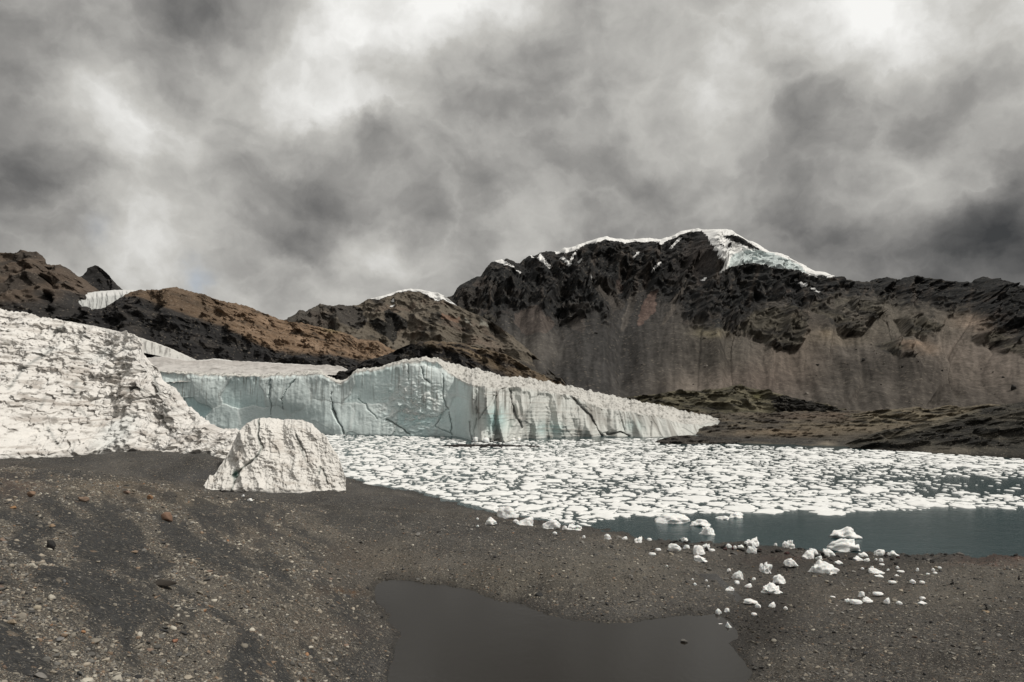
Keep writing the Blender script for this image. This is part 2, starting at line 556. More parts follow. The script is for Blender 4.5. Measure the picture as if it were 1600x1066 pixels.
def build_moraine():
    nc, nr = 700, 430
    u = np.linspace(-1.05, 1.05, nc)
    w = np.linspace(1 / 5.0, 1 / 75.0, int(nr * 0.78))
    w = np.r_[w, 1 / np.linspace(75.6, 200.0, nr - len(w))]
    U, Wv = np.meshgrid(u, w)
    Y = 1 / Wv
    X = U * Y
    Z = height(X, Y)
    px, py = proj(X, Y, Z)
    x, y, z, px, py = (a.ravel() for a in (X, Y, Z, px, py))
    # colours of the ground itself
    wpx = px + 14 * fbm(x / 5, y / 5, octv=3)
    wpy = py + 9 * fbm(x / 5 + 40, y / 5, octv=3)
    c = np.tile(np.array([0.060, 0.058, 0.056]), (len(x), 1))
    big = fbm(x / 14, y / 14 + 9, octv=4)
    c = lerp(c, (0.088, 0.081, 0.073), sst(0.0, 0.8, big))
    c = lerp(c, (0.040, 0.040, 0.041), sst(0.1, 0.9, -big))
    blobs = [(170, 762, 90, 16, (0.20, 0.145, 0.085), 0.8), (240, 772, 60, 12, (0.16, 0.105, 0.06), 0.7), (20, 760, 45, 22, (0.17, 0.085, 0.05), 0.75), (290, 785, 60, 14, (0.13, 0.10, 0.06), 0.6),
             (400, 825, 80, 22, (0.10, 0.072, 0.05), 0.6), (560, 870, 60, 26, (0.115, 0.088, 0.066), 0.5), (620, 870, 50, 30, (0.12, 0.105, 0.085), 0.55), (880, 890, 130, 40, (0.112, 0.102, 0.083), 0.5),
             (1010, 890, 110, 40, (0.118, 0.106, 0.087), 0.5), (780, 910, 120, 25, (0.115, 0.104, 0.083), 0.55), (520, 925, 45, 6, (0.17, 0.085, 0.03), 0.6), (545, 924, 25, 4, (0.2, 0.09, 0.03), 0.6),
             (1500, 930, 140, 35, (0.12, 0.106, 0.086), 0.55), (1300, 930, 90, 22, (0.08, 0.068, 0.056), 0.6), (1560, 872, 80, 7, (0.14, 0.05, 0.03), 0.7), (1250, 1045, 60, 25, (0.13, 0.115, 0.095), 0.5), (1220, 870, 60, 7, (0.10, 0.045, 0.035), 0.5),
             (300, 745, 160, 18, (0.045, 0.046, 0.048), 0.8), (500, 780, 120, 22, (0.048, 0.048, 0.049), 0.8), (110, 745, 100, 10, (0.05, 0.05, 0.05), 0.6), (480, 985, 70, 14, (0.15, 0.085, 0.07), 0.5),
             (1440, 1000, 180, 40, (0.062, 0.058, 0.055), 0.6), (840, 925, 25, 22, (0.03, 0.03, 0.031), 0.7), (690, 860, 60, 8, (0.038, 0.037, 0.037), 0.6)]
    for bx, by, rx, ry, cc, a in blobs:
        d = ((wpx - bx) / rx) ** 2 + ((wpy - by) / ry) ** 2
        c = lerp(c, cc, a * np.exp(-d * 1.2))
    pt = 0.7 * fbm(x / 3.5, y / 6.0 + 20, octv=4, gain=0.6) + 0.6 * fbm(x / 22, y / 22 + 3, octv=2)
    c = c * (1 + 0.45 * np.clip(pt, -1.1, 1.1))[:, None]
    # downslope streaks of pebbles between tongues of dark sand
    sx, sy = 0.62, 0.78                                  # across-streak direction on the slope
    ac = x * sx * 0.9 + y * 0.42 + 1.3 * fbm(x / 9, y / 9, octv=2)
    al = x * 0.8 - y * 0.6
    st = 1.25 * fbm(ac / 1.25, al / 11.0, octv=4, gain=0.55) + 0.35 * fbm(ac / 5.0, al / 16.0 + 7, octv=2)
    slope = sst(2.6, 4.0, z) * sst(78, 58, y) * sst(5, -4, x)
    beach = (1 - slope)
    streak = sst(-0.25, 0.45, st)
    peb = slope * streak + beach * np.clip(0.28 + 0.30 * sst(-0.3, 0.6, big) + 0.28 * pt, 0.02, 1) * sst(105, 75, y) + 0.1
    c = lerp(c, (0.040, 0.041, 0.042), slope * (1 - streak) * 0.85)
    c = lerp(c, (0.135, 0.12, 0.10), slope * streak * 0.5)
    shore = np.exp(-(z / 0.16) ** 2) + np.exp(-((z - PZ) / 0.10) ** 2) * (y < 60)
    wet = np.clip(sst(0.45, -0.05, z) + sst(PZ + 0.22, PZ - 0.02, z) * (y < 60) * sst(14, 11.5, x) * (y < 56), 0, 1)
    chan = np.exp(-(((wpx - 1205) / 42) ** 2 + ((wpy - 950) / 45) ** 2)) + 0.8 * np.exp(-(((wpx - 1160) / 40) ** 2 + ((wpy - 990) / 30) ** 2)) + 0.8 * np.exp(-(((wpx - 1290) / 170) ** 2 + ((wpy - 882) / 14) ** 2))
    wet = np.clip(wet + 1.1 * chan, 0, 1)
    c = lerp(c, (0.045, 0.036, 0.030), 0.6 * np.clip(chan, 0, 1))
    me = mesh_np('moraine', np.c_[x, y, z], grid_faces(nr, nc), True, c)
    for nm, v in (('pebble', peb), ('wet', wet)):
        at = me.attributes.new(nm, 'FLOAT', 'POINT')
        at.data.foreach_set('value', v.astype(np.float32))
    obj('ground', me, M_GROUND, kind='structure')
    return u, w, peb.reshape(nr, nc), Z, wet.reshape(nr, nc)


GU, GW, GPEB, GZ, GWET = build_moraine()


def flat_sheet(name, x0, x1, y0, y1, z, mat, kind='structure', n=2):
    xs = np.linspace(x0, x1, n); ys = np.linspace(y0, y1, n)
    X, Y = np.meshgrid(xs, ys)
    return obj(name, mesh_np(name, np.c_[X.ravel(), Y.ravel(), np.full(X.size, z)], grid_faces(n, n), False), mat, kind=kind)


flat_sheet('lake_water', -130, 260, 62, 330, 0.0, M_LAKE)
flat_sheet('pond_water', -9.5, 14.0, 27.0, 54.5, PZ, M_POND)


# ------------------------------------------------------------------ mountains
SURF = {}


def ridge(name, sky, base, Yr, Yb, nc, nr, prof=1.2, back=0.5, nb=14, rough_px=1.2, rough_scale=9.0, relief=None, colour=None, mat=None, px0=None, px1=None, t_pow=1.0, smooth_sky=None, snow=None, **tags):
    """a slope from its foot (base row, Yb metres out) up to its crest (sky row, Yr metres out), falling away again behind"""
    a = sky[0][0] if px0 is None else px0
    b = sky[-1][0] if px1 is None else px1
    px = np.linspace(a, b, nc)
    sk = ip(px, sky)
    amp = np.full(nc, rough_px)
    if smooth_sky is not None:
        amp = amp * smooth_sky(px)
    sk = sk + amp * fbm(px / rough_scale, px * 0 + 3.1 + len(name), octv=4, gain=0.6)
    bs = ip(px, base)
    yr = ip(px, Yr) if not np.isscalar(Yr) else np.full(nc, float(Yr))
    yb = ip(px, Yb) if not np.isscalar(Yb) else np.full(nc, float(Yb))
    u = (px - CX) / F
    zr = CAMZ + (HZ - sk) / F * yr
    zb = CAMZ + (HZ - bs) / F * yb
    t = np.linspace(0, 1, nr) ** t_pow
    T = t[:, None]
    Yf = yb + (yr - yb) * T
    Zf = zb + (zr - zb) * T ** prof
    tb = np.linspace(0, 1, nb + 1)[1:, None]
    depth = (yr - yb) * back
    Ybk = yr + depth * tb
    Zbk = zr - (np.abs(zr - zb) * 0.9 + 5) * (tb ** 1.3)
    Yv = np.r_[Yf, Ybk]; Zv = np.r_[Zf, Zbk]
    TT = np.r_[np.repeat(T, nc, 1), np.repeat(1 + tb, nc, 1)]
    Xv = u[None, :] * Yv
    PX = np.repeat(px[None, :], nr + nb, 0)
    x, y, z, tt, ppx = (q.ravel() for q in (Xv, Yv, Zv, TT, PX))
    _, py = proj(x, y, z)
    if relief is not None:
        dx, dy, dz = relief(ppx, py, x, y, z, tt)
        x = x + dx; y = y + dy; z = z + dz
    px2, py2 = proj(x, y, z)
    c = colour(px2, py2, x, y, z, tt)
    SURF[name + str(len(SURF))] = (px2, py2, x, y, z, tt)
    fc = grid_faces(nr + nb, nc)
    if snow is None:
        return obj(name, mesh_np(name, np.c_[x, y, z], fc, True, c), mat, **tags)
    white = (c.min(1) > 0.3)[fc].mean(1) > 0.3              # snow and ice lie on the rock as a part of their own
    o = obj(name, mesh_np(name, np.c_[x, y, z], fc[~white], True, np.where((c.min(1) > 0.3)[:, None], 0.06, c)), mat, **tags)
    use = np.unique(fc[white])
    new = np.zeros(len(x), np.int64); new[use] = np.arange(len(use))
    obj('snow_cap', mesh_np('snow_cap', np.c_[x, y, z + 0.35][use], new[fc[white]], True, np.where(c.min(1, keepdims=True) > 0.3, c, 0.75)[use]), snow, o)
    return o


CL_FOOT = [(560, 470), (700, 476), (740, 482), (790, 491), (812, 481), (839, 476), (850, 485), (865, 498), (882, 499), (899, 490), (910, 490), (929, 486), (944, 492), (961, 479), (977, 465), (985, 458), (997, 456), (1006, 445), (1012, 452),
           (1029, 454), (1044, 467), (1066, 479), (1074, 503), (1092, 505), (1119, 507), (1138, 511), (1156, 503), (1181, 483), (1212, 477), (1250, 479), (1287, 465), (1310, 455), (1375, 465), (1425, 474), (1487, 478), (1525, 488), (1562, 512), (1600, 530), (1900, 600)]
KNOBS = [[(1148, 515), (1180, 488), (1230, 478), (1262, 488), (1257, 520), (1250, 540), (1225, 548), (1190, 532)], [(1262, 480), (1280, 470), (1300, 482), (1352, 505), (1345, 520), (1310, 512), (1290, 495)],
         [(1318, 473), (1350, 470), (1388, 490), (1370, 497), (1335, 488)], [(1400, 500), (1440, 494), (1478, 510), (1450, 522), (1420, 516)], [(1535, 520), (1560, 518), (1602, 545), (1602, 556), (1560, 541)], [(1370, 535), (1395, 530), (1412, 545), (1400, 555), (1378, 548)],
         [(705, 485), (740, 484), (775, 500), (770, 520), (730, 510)]]
SNOW = [[(772, 408), (783, 404), (790, 410), (804, 416.5), (801, 418), (788, 414)], [(805, 423), (810, 423), (816, 427), (812, 428)], [(829, 397), (834, 403.5), (831, 403.5)],
        [(840, 404), (844, 398), (852, 406), (863, 420), (859, 421), (850, 412), (842.5, 406)],
        [(865, 390), (882, 380), (918, 370), (947, 360), (1000, 360), (1031, 365), (1060, 352), (1091, 345), (1096, 361), (1078, 362.5), (1064, 366), (1056, 373), (1046, 375), (1035, 382), (1030, 384), (1031, 379), (1016, 377), (1004, 380), (993, 377), (975, 380), (965, 377), (945, 375), (934, 379), (915, 383), (905, 389), (896, 392), (885, 396), (878, 394), (868, 398)],
        [(871.6, 401.6), (882, 408), (887.5, 415), (891, 415), (895, 404), (903, 391), (901, 389), (896, 398), (892, 406), (888, 409), (882, 404)], [(902, 410), (907, 406), (908, 408), (904, 412)],
        [(1045.7, 389), (1055, 377.5), (1064, 371), (1065, 373), (1057, 381), (1048.5, 390)], [(1017, 427), (1020, 420), (1032.5, 409), (1034, 411), (1022, 422.5)], [(987, 405), (997, 393), (999, 394.4), (990, 404)],
        [(1091, 345), (1147, 350), (1181, 368), (1201, 380), (1231, 388), (1275, 410), (1302, 434), (1293, 433), (1284, 430), (1275, 433), (1260, 428), (1250, 423), (1225, 420), (1212, 420.6), (1199, 415), (1175, 411), (1156, 414), (1145, 417), (1137.6, 419), (1122.6, 429), (1133, 415), (1130, 406.6), (1122.6, 404.7), (1124.5, 396), (1117, 390.6), (1109.5, 375.6), (1104, 368), (1098, 363.5)],
        [(1238, 437), (1241, 436), (1262, 447), (1280, 457), (1281, 459), (1262, 449)], [(921, 430), (926, 432), (924, 436)], [(1097, 437), (1104, 434), (1103, 437), (1099, 439)]]
ISLAND = [(1128, 371), (1145, 367), (1158, 371), (1173, 381), (1190, 392), (1175, 389), (1160, 383), (1145, 378)]
HANG = [(1143, 399), (1171, 390.6), (1199, 394.4), (1224, 402), (1252, 416), (1262, 430), (1212, 424), (1175, 413), (1137.6, 421)]
CHUTES = [([(1012, 455), (1027, 454), (1025, 475), (1019, 490), (997, 511), (994, 507), (1002, 481)], (0.165, 0.110, 0.092)),
          ([(1075, 440), (1083, 442), (1060, 465), (1050, 490), (1040, 510), (1034, 508), (1045, 480)], (0.105, 0.092, 0.080)),
          ([(1090, 395), (1094, 394), (1093, 415), (1088, 425), (1098, 445), (1094, 446), (1083, 428)], (0.10, 0.085, 0.078)),
          ([(985, 458), (998, 455), (988, 490), (975, 520), (968, 520), (975, 490)], (0.095, 0.085, 0.076)),
          ([(812, 483), (838, 477), (852, 490), (868, 505), (850, 525), (820, 520), (800, 505)], (0.098, 0.078, 0.068)),
          ([(885, 500), (899, 491), (915, 495), (912, 520), (895, 520)], (0.09, 0.078, 0.07)),
          ([(960, 440), (968, 438), (975, 450), (968, 458)], (0.11, 0.08, 0.07)),
          ([(935, 440), (960, 455), (975, 480), (960, 490), (950, 470), (925, 445)], (0.085, 0.075, 0.066))]


APEX = [(742, 500), (790, 490), (839, 474), (899, 488), (940, 484), (1003, 446), (1052, 462), (1112, 500), (1165, 528), (1222, 540), (1262, 520), (1305, 508), (1345, 512), (1405, 520), (1478, 500), (1530, 488), (1585, 520), (1650, 540), (1740, 540)]


def fans(px, py):
    """which talus cone a point lies on: offset from its axis, angle, distance down from its apex"""
    best = np.full(px.shape, 9.0); off = np.zeros(px.shape); dist = np.zeros(px.shape); idn = np.zeros(px.shape)
    for i, (ax, ay) in enumerate(APEX):
        dy = np.maximum(py - ay + 22, 6.0)
        dx = px - ax - 0.18 * (py - ay) * (1 if ax > 1200 else 0)
        th = dx / dy
        m = np.abs(th) < np.abs(best)
        best = np.where(m, th, best); off = np.where(m, dx, off); dist = np.where(m, dy, dist); idn = np.where(m, i * 7.7, idn)
    return off, best, dist, idn


def main_masks(px, py, x, y, z, tt):
    wx = px + 5 * fbm(x / 30, y / 40, z / 30, octv=4, gain=0.6)
    wy = py + 6 * fbm(x / 30 + 9, y / 40, z / 30, octv=4, gain=0.6)
    foot = ip(wx, CL_FOOT)
    rock = sst(16, -12, wy - foot + 14 * fbm(x / 18, y / 25, z / 16 + 4, octv=4, gain=0.6))
    kn = np.zeros(px.shape)
    for k in KNOBS:
        kn = np.maximum(kn, poly_in(wx, wy, k))
    for pl, cc in CHUTES:
        rock = rock * (1 - 0.8 * poly_in(wx, wy, pl))
    return wx, wy, rock, kn


def main_relief(px, py, x, y, z, tt):
    wx, wy, rock, kn = main_masks(px, py, x, y, z, tt)
    zz = z * 1.0 + 0.35 * x
    wv = fbm(px / 70, tt * 3, octv=3)
    R = 0.62 * ridged(px / 40 + 0.55 * wv - 1.2 * tt, tt * 2.6 + 0.35 * wv, octv=7, gain=0.56) + 0.38 * ridged(x / 60, y / 90, zz / 60, octv=6, gain=0.55)
    off, th, dist, idn = fans(px, py)
    B = fbm(px / 60, tt * 1.2, octv=3)
    strata = ridged(x / 55, zz / 14.0, y / 60, octv=4, gain=0.6)
    lo = fbm(px / 130, tt * 1.6 + 4, octv=2)
    m = np.clip(rock + 0.8 * kn, 0, 1)
    ed = np.clip((1.02 - tt) * 14, 0.10, 1) * np.clip(tt * 8, 0, 1)
    dy = -ed * (m * (52 * (R - 0.35) + 9 * (strata - 0.4)) + 30 * lo + 22 * B)
    sh = px + 70 * fbm(px / 220, tt * 0 + 2.2, octv=2) * tt
    g1 = ridged(sh / 22 + 0.6 * fbm(px / 40, tt * 2, octv=2), tt * 0.9, octv=3)
    dz = ed * m * (15 * (R - 0.35) + 2.5 * (strata - 0.4)) * np.clip((1.0 - tt) * 4, 0, 1)
    dz = dz + ed * (1 - m) * (-0.085 * np.minimum(np.abs(off), 60) + 0.5 * (g1 - 0.4) + 1.0 * fbm(x / 26, y / 50, octv=3) + 0.25 * fbm(x / 4, y / 7, octv=3, gain=0.6))
    return 0, dy, dz


def main_colour(px, py, x, y, z, tt):
    wx, wy, rock, kn = main_masks(px, py, x, y, z, tt)
    n = len(px)
    f1 = fbm(x / 40, y / 40, z / 25, octv=5, gain=0.6)
    zz = z + 0.35 * x
    f2 = fbm(x / 50, zz / 9, y / 60, octv=5, gain=0.6)
    sc = np.tile(np.array([0.068, 0.061, 0.054]), (n, 1))
    sc = lerp(sc, (0.084, 0.073, 0.0635), sst(1150, 1600, px) * 0.6)
    sc = sc * (1 + 0.45 * np.clip(fbm(x / 60, y / 90, octv=4, gain=0.6), -1, 1))[:, None]
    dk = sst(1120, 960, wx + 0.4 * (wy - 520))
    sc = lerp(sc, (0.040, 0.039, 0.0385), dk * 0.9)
    sc = lerp(sc, (0.088, 0.080, 0.068), sst(790, 700, wx) * 0.8)
    off, th, dist, idn = fans(px + 3 * f1, py)
    stk = 0.95 * fbm(th * 11 + idn, dist / 70 + 0.3 * f1, octv=5, gain=0.62) + 0.55 * fbm(x / 5, y / 9, octv=4, gain=0.65)
    sc = sc * (1 + 0.42 * np.clip(stk, -1.2, 1.4))[:, None]
    for (bx, by, rx, ry, cc, a) in [(1110, 610, 60, 26, (0.20, 0.17, 0.145), 0.8), (1150, 560, 60, 30, (0.09, 0.083, 0.070), 0.4), (1110, 520, 28, 9, (0.20, 0.175, 0.12), 0.7), (1525, 505, 32, 11, (0.30, 0.23, 0.18), 0.85), (1432, 537, 24, 7, (0.26, 0.19, 0.14), 0.8),  # pale patches: sunlight through cloud painted into the scree colour, plus tan scree
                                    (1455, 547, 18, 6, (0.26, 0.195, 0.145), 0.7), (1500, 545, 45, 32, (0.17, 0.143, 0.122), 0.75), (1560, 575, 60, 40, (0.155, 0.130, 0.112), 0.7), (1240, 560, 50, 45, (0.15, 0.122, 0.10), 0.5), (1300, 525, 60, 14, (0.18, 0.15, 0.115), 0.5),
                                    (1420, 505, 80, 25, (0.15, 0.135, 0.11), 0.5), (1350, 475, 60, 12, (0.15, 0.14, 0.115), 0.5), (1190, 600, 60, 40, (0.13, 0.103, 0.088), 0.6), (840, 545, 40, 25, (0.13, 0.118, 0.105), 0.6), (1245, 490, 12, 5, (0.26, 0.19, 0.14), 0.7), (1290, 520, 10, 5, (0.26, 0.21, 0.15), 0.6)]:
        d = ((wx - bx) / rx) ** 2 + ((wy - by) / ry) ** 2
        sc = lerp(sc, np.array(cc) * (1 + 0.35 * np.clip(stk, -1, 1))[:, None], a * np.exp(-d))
    rk = np.tile(np.array([0.027, 0.0275, 0.028]), (n, 1))
    rk = lerp(rk, (0.055, 0.050, 0.046), sst(0.15, 0.9, f2) * 0.8)
    rk = lerp(rk, (0.068, 0.056, 0.050), sst(0.35, 1.0, f1) * 0.7)
    rk = lerp(rk, (0.018, 0.0185, 0.019), sst(0.0, 0.8, -f2) * 0.6)
    gl = ridged(px / 42 + 0.5 * f1 * 0.4, tt * 1.5 + 0.2 * f1, octv=3)
    rk = lerp(rk, (0.090, 0.076, 0.066), sst(0.66, 0.86, gl) * 0.65 * sst(0.99, 0.9, tt))
    rk = lerp(rk, (0.080, 0.066, 0.060), 0.6 * np.exp(-(((wx - 1095) / 30) ** 2 + ((wy - 405) / 25) ** 2)))
    c = sc * (1 - rock[:, None]) + rk * rock[:, None]
    knc = lerp(np.tile(np.array([0.085, 0.077, 0.062]), (n, 1)), (0.03, 0.029, 0.027), sst(-0.1, 0.6, -f2))
    c = c * (1 - 0.85 * kn[:, None]) + knc * 0.85 * kn[:, None]
    for pl, cc in CHUTES:
        m = poly_in(wx, wy, pl)
        c = np.where(m[:, None], 0.45 * c + 0.55 * np.array(cc) * (1 + 0.4 * np.clip(stk, -1, 1))[:, None], c)
    sx = px + 1.6 * fbm(x / 9, y / 9, z / 9, octv=3)
    sy = py + 1.6 * fbm(x / 9 + 5, y / 9, z / 9, octv=3)
    sn = np.zeros(n, bool)
    for pl in SNOW:
        sn |= poly_in(sx, sy, pl)
    sn &= ~poly_in(sx, sy, ISLAND)
    spk = (fbm(x / 7, y / 9, z / 5, octv=3) > 0.42) & (px > 1112) & (px < 1165) & (py > 374) & (py < 402)
    sn &= ~spk
    sn |= (tt > 1.0) & (px > 870) & (px < 1295)
    c = np.where(sn[:, None], np.array([0.80, 0.80, 0.79]), c)
    hg = poly_in(sx, sy, HANG) & sn
    fl = fbm(px / 3.0, py / 14, octv=4, gain=0.6)
    hc = lerp(np.tile(np.array([0.55, 0.61, 0.61]), (n, 1)), (0.34, 0.38, 0.38), sst(0.15, 0.8, fl))
    c = np.where(hg[:, None], hc, c)
    return c


MAIN_SKY = [(520, 560), (600, 530), (650, 500), (700, 465), (709, 462.5), (714, 453), (721, 446), (732, 439), (740, 435), (751, 431), (758, 420), (766, 411), (772, 408), (782, 406), (792, 405), (801, 408.5), (812, 411), (820, 403.5), (829, 398), (835, 400), (844, 396), (854, 392), (865, 393.5),
            (874, 393), (882, 388.5), (891, 389), (902, 385), (917, 379), (934, 374.5), (947, 371), (962, 373.5), (977, 374.5), (1000, 372.5), (1016, 372), (1031, 375), (1044, 371), (1055, 367), (1062, 361.5), (1074, 358.8), (1091, 357), (1098, 360), (1111, 360.6), (1128, 360.6), (1147, 363.5),
            (1162, 371), (1181, 382), (1201, 393.5), (1231, 401), (1250, 410), (1275, 424), (1287, 426), (1301, 434), (1312, 434), (1330, 439), (1355, 441), (1370, 435), (1390, 432), (1397, 434), (1402, 437.5), (1415, 433), (1435, 430), (1450, 431), (1470, 436), (1495, 440), (1517, 441),
            (1530, 434), (1537, 432.5), (1555, 438), (1575, 438), (1587, 441), (1592, 447), (1597, 445), (1610, 449), (1700, 440), (1900, 470), (2100, 520)]
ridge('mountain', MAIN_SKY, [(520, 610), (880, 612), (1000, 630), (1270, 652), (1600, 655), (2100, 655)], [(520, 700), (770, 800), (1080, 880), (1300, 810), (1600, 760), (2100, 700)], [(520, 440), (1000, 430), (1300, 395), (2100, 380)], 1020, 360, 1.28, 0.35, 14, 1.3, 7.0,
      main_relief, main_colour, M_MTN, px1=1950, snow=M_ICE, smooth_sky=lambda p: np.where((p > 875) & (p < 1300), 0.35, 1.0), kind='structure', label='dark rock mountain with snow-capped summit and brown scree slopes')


# --- the smaller peak with a thin snow cap
def mid_relief(px, py, x, y, z, tt):
    zz = z + 0.55 * x
    R = ridged(x / 45, y / 70, zz / 34, octv=6, gain=0.55)
    B = fbm(px / 40, tt * 1.4, octv=3)
    ed = np.clip((1.02 - tt) * 12, 0.08, 1) * np.clip(tt * 6, 0, 1)
    up = 0.35 + 0.65 * sst(0.15, 0.5, tt)
    return 0, -ed * (26 * (R - 0.35) * up + 16 * B), ed * 5 * (R - 0.35) * up * np.clip((1 - tt) * 5, 0, 1)


def mid_colour(px, py, x, y, z, tt):
    n = len(px)
    zz = z + 0.55 * x
    f1 = fbm(x / 35, zz / 9, y / 40, octv=5, gain=0.6)
    f2 = fbm(x / 30, y / 30, z / 20, octv=4)
    c = np.tile(np.array([0.130, 0.113, 0.091]), (n, 1))
    c = lerp(c, (0.045, 0.042, 0.038), sst(0.0, 0.7, f1) * 0.9)
    c = lerp(c, (0.15, 0.115, 0.092), sst(0.1, 0.8, f2) * 0.6)
    c = lerp(c, (0.05, 0.048, 0.046), sst(560, 470, px) * 0.7)
    wx = px + 5 * f2; wy = py + 4 * f1
    for pl, cc in [([(575, 500), (590, 497), (625, 515), (620, 530), (590, 520)], (0.03, 0.029, 0.027)), ([(600, 485), (612, 482), (635, 500), (640, 510), (615, 515), (602, 500)], (0.03, 0.029, 0.027)), ([(602, 520), (614, 515), (622, 530), (614, 538)], (0.035, 0.033, 0.03)),  # near-black faces: shade on left-facing rock painted into the colour
                   ([(655, 470), (664, 472), (660, 500), (640, 540), (600, 545), (645, 505)], (0.155, 0.135, 0.11)), ([(690, 490), (718, 497), (718, 506), (690, 500)], (0.18, 0.12, 0.09)), ([(724, 496), (736, 502), (742, 508), (728, 504)], (0.24, 0.23, 0.20)),
                   ([(748, 500), (760, 506), (764, 512), (750, 508)], (0.22, 0.21, 0.18)), ([(520, 470), (560, 480), (575, 500), (560, 515), (530, 505)], (0.06, 0.055, 0.05))]:
        c = np.where(poly_in(wx, wy, pl)[:, None], np.array(cc), c)
    sx = px + 1.2 * fbm(x / 6, y / 6, z / 6, octv=3); sy = py + 1.2 * fbm(x / 6 + 4, y / 6, z / 6, octv=3)
    sn = poly_in(sx, sy, [(574, 455), (640, 440), (690, 450), (714, 478), (703, 474), (692, 468), (684, 471), (676, 468), (666, 461), (656, 456), (640, 454.5), (622, 457.5), (606, 463.5), (590, 469), (578, 468)])
    sn |= poly_in(sx, sy, [(613, 467), (616, 467), (615, 473), (611, 472)]) | poly_in(sx, sy, [(609, 479), (617, 477), (615, 480), (610, 481)])
    c = np.where(sn[:, None], np.array([0.78, 0.78, 0.77]), c)
    return c


MID_SKY = [(400, 540), (430, 515), (451, 500), (458, 496), (468, 485), (474, 485), (479, 487), (491, 481), (502, 475), (515, 478), (522, 478), (534, 476), (545, 478), (560, 476), (573, 467.5), (588, 465.6), (605, 461), (620, 455), (637, 452.5), (656, 453), (669, 456), (684, 458), (693, 462), (702, 468.5), (712, 477), (740, 490), (770, 503), (800, 525), (830, 550), (860, 580), (890, 605)]
ridge('mountain', MID_SKY, [(400, 600), (890, 614)], [(400, 560), (640, 600), (890, 470)], 420, 400, 210, 1.1, 0.4, 10, 1.3, 7.0, mid_relief, mid_colour, M_SCREE, snow=M_ICE, smooth_sky=lambda p: np.where((p > 575) & (p < 712), 0.3, 1.0), kind='structure', label='olive brown peak with a thin cap of snow')


# --- the far-left peak and the dark tooth behind it
def left_relief(px, py, x, y, z, tt):
    R = ridged(x / 50, y / 80, (z - 0.3 * x) / 45, octv=6, gain=0.55)
    ed = np.clip((1.02 - tt) * 12, 0.08, 1) * np.clip(tt * 6, 0, 1)
    return 0, -ed * (30 * (R - 0.35) + 12 * fbm(px / 40, tt * 1.3, octv=3)), ed * 5 * (R - 0.35) * np.clip((1 - tt) * 5, 0, 1)


def left_colour(px, py, x, y, z, tt):
    n = len(px)
    f1 = fbm(x / 35, y / 40, z / 18, octv=5, gain=0.6)
    c = np.tile(np.array([0.098, 0.076, 0.060]), (n, 1))
    c = lerp(c, (0.045, 0.040, 0.036), sst(-0.1, 0.6, f1) * 0.8)
    c = lerp(c, (0.125, 0.097, 0.078), sst(60, 130, px) * 0.6 * sst(435, 455, py))
    c = lerp(c, (0.036, 0.034, 0.033), sst(455, 478, py + 10 * f1 + 0.12 * (px - 60)))
    return c


ridge('mountain', [(-300, 380), (-150, 400), (-60, 392), (0, 395), (10, 393.6), (20, 395), (32, 390), (44, 393.6), (57, 393.6), (68, 402), (74, 412), (84, 415.6), (98, 414), (111, 422), (125, 432.5), (135, 437.5), (149, 451), (170, 470), (200, 490), (240, 510)],
      [(-300, 540), (240, 545)], [(-300, 640), (0, 620), (240, 520)], 380, 260, 170, 1.1, 0.4, 10, 1.6, 7.0, left_relief, left_colour, M_SCREE, kind='structure', label='brown craggy peak above the upper glacier')


def tooth_colour(px, py, x, y, z, tt):
    f1 = fbm(x / 30, y / 40, z / 10, octv=5, gain=0.6)
    return lerp(np.tile(np.array([0.030, 0.029, 0.029]), (len(px), 1)), (0.055, 0.05, 0.047), sst(0.1, 0.8, f1))


ridge('rock_tooth', [(118, 455), (128, 440), (132, 434), (136, 428), (138.5, 424), (141, 419), (149, 414.6), (153, 416), (159, 420.7), (168, 429), (176, 437.5), (189, 451), (205, 462), (230, 480)], [(118, 500), (230, 500)], 760, 700, 90, 70, 1.0, 0.5, 8, 0.8, 6.0, left_relief, tooth_colour, M_MTN,
      label='black pointed rock tooth behind the brown craggy peak', cat='rock peak')


# --- the long brown ridge
def brown_relief(px, py, x, y, z, tt):
    zz = z + 0.35 * x
    R = ridged(x / 26, y / 40, zz / 20, octv=6, gain=0.6)
    ed = np.clip((1.02 - tt) * 12, 0.10, 1) * np.clip(tt * 5, 0, 1)
    return 0, -ed * (15 * (R - 0.35) + 12 * fbm(px / 60, tt * 1.5, octv=3)), ed * 3.0 * (R - 0.35) * np.clip((1 - tt) * 6, 0.1, 1)


def brown_colour(px, py, x, y, z, tt):
    n = len(px)
    f1 = fbm(x / 14, (z + 0.35 * x) / 5, y / 20, octv=5, gain=0.65)
    f2 = fbm(x / 30, y / 30, z / 15, octv=3)
    c = np.tile(np.array([0.185, 0.128, 0.086]), (n, 1))
    c = lerp(c, (0.31, 0.225, 0.16), sst(0.1, 0.9, f1) * 0.8)
    c = lerp(c, (0.06, 0.047, 0.036), sst(0.05, 0.8, -f1) * 0.85)
    c = lerp(c, (0.10, 0.075, 0.055), sst(420, 300, px) * 0.7)
    c = lerp(c, (0.19, 0.155, 0.085), np.exp(-(((px - 520) / 16) ** 2 + ((py - 515) / 5) ** 2)) * 0.8)
    wx = px + 6 * f2; wy = py + 5 * f1
    # cliff darkened with painted-in shade, and black gravel, below the brown crest
    low = ip(wx, [(100, 440), (185, 462), (205, 462), (235, 474), (300, 496), (350, 510), (390, 530), (430, 548), (480, 552), (530, 556), (570, 562), (640, 566)])
    dk = sst(-4, 4, wy - low)
    d2 = lerp(np.tile(np.array([0.026, 0.0255, 0.026]), (n, 1)), (0.048, 0.044, 0.041), sst(0.0, 0.8, f1))
    c = c * (1 - dk[:, None]) + d2 * dk[:, None]
    return c


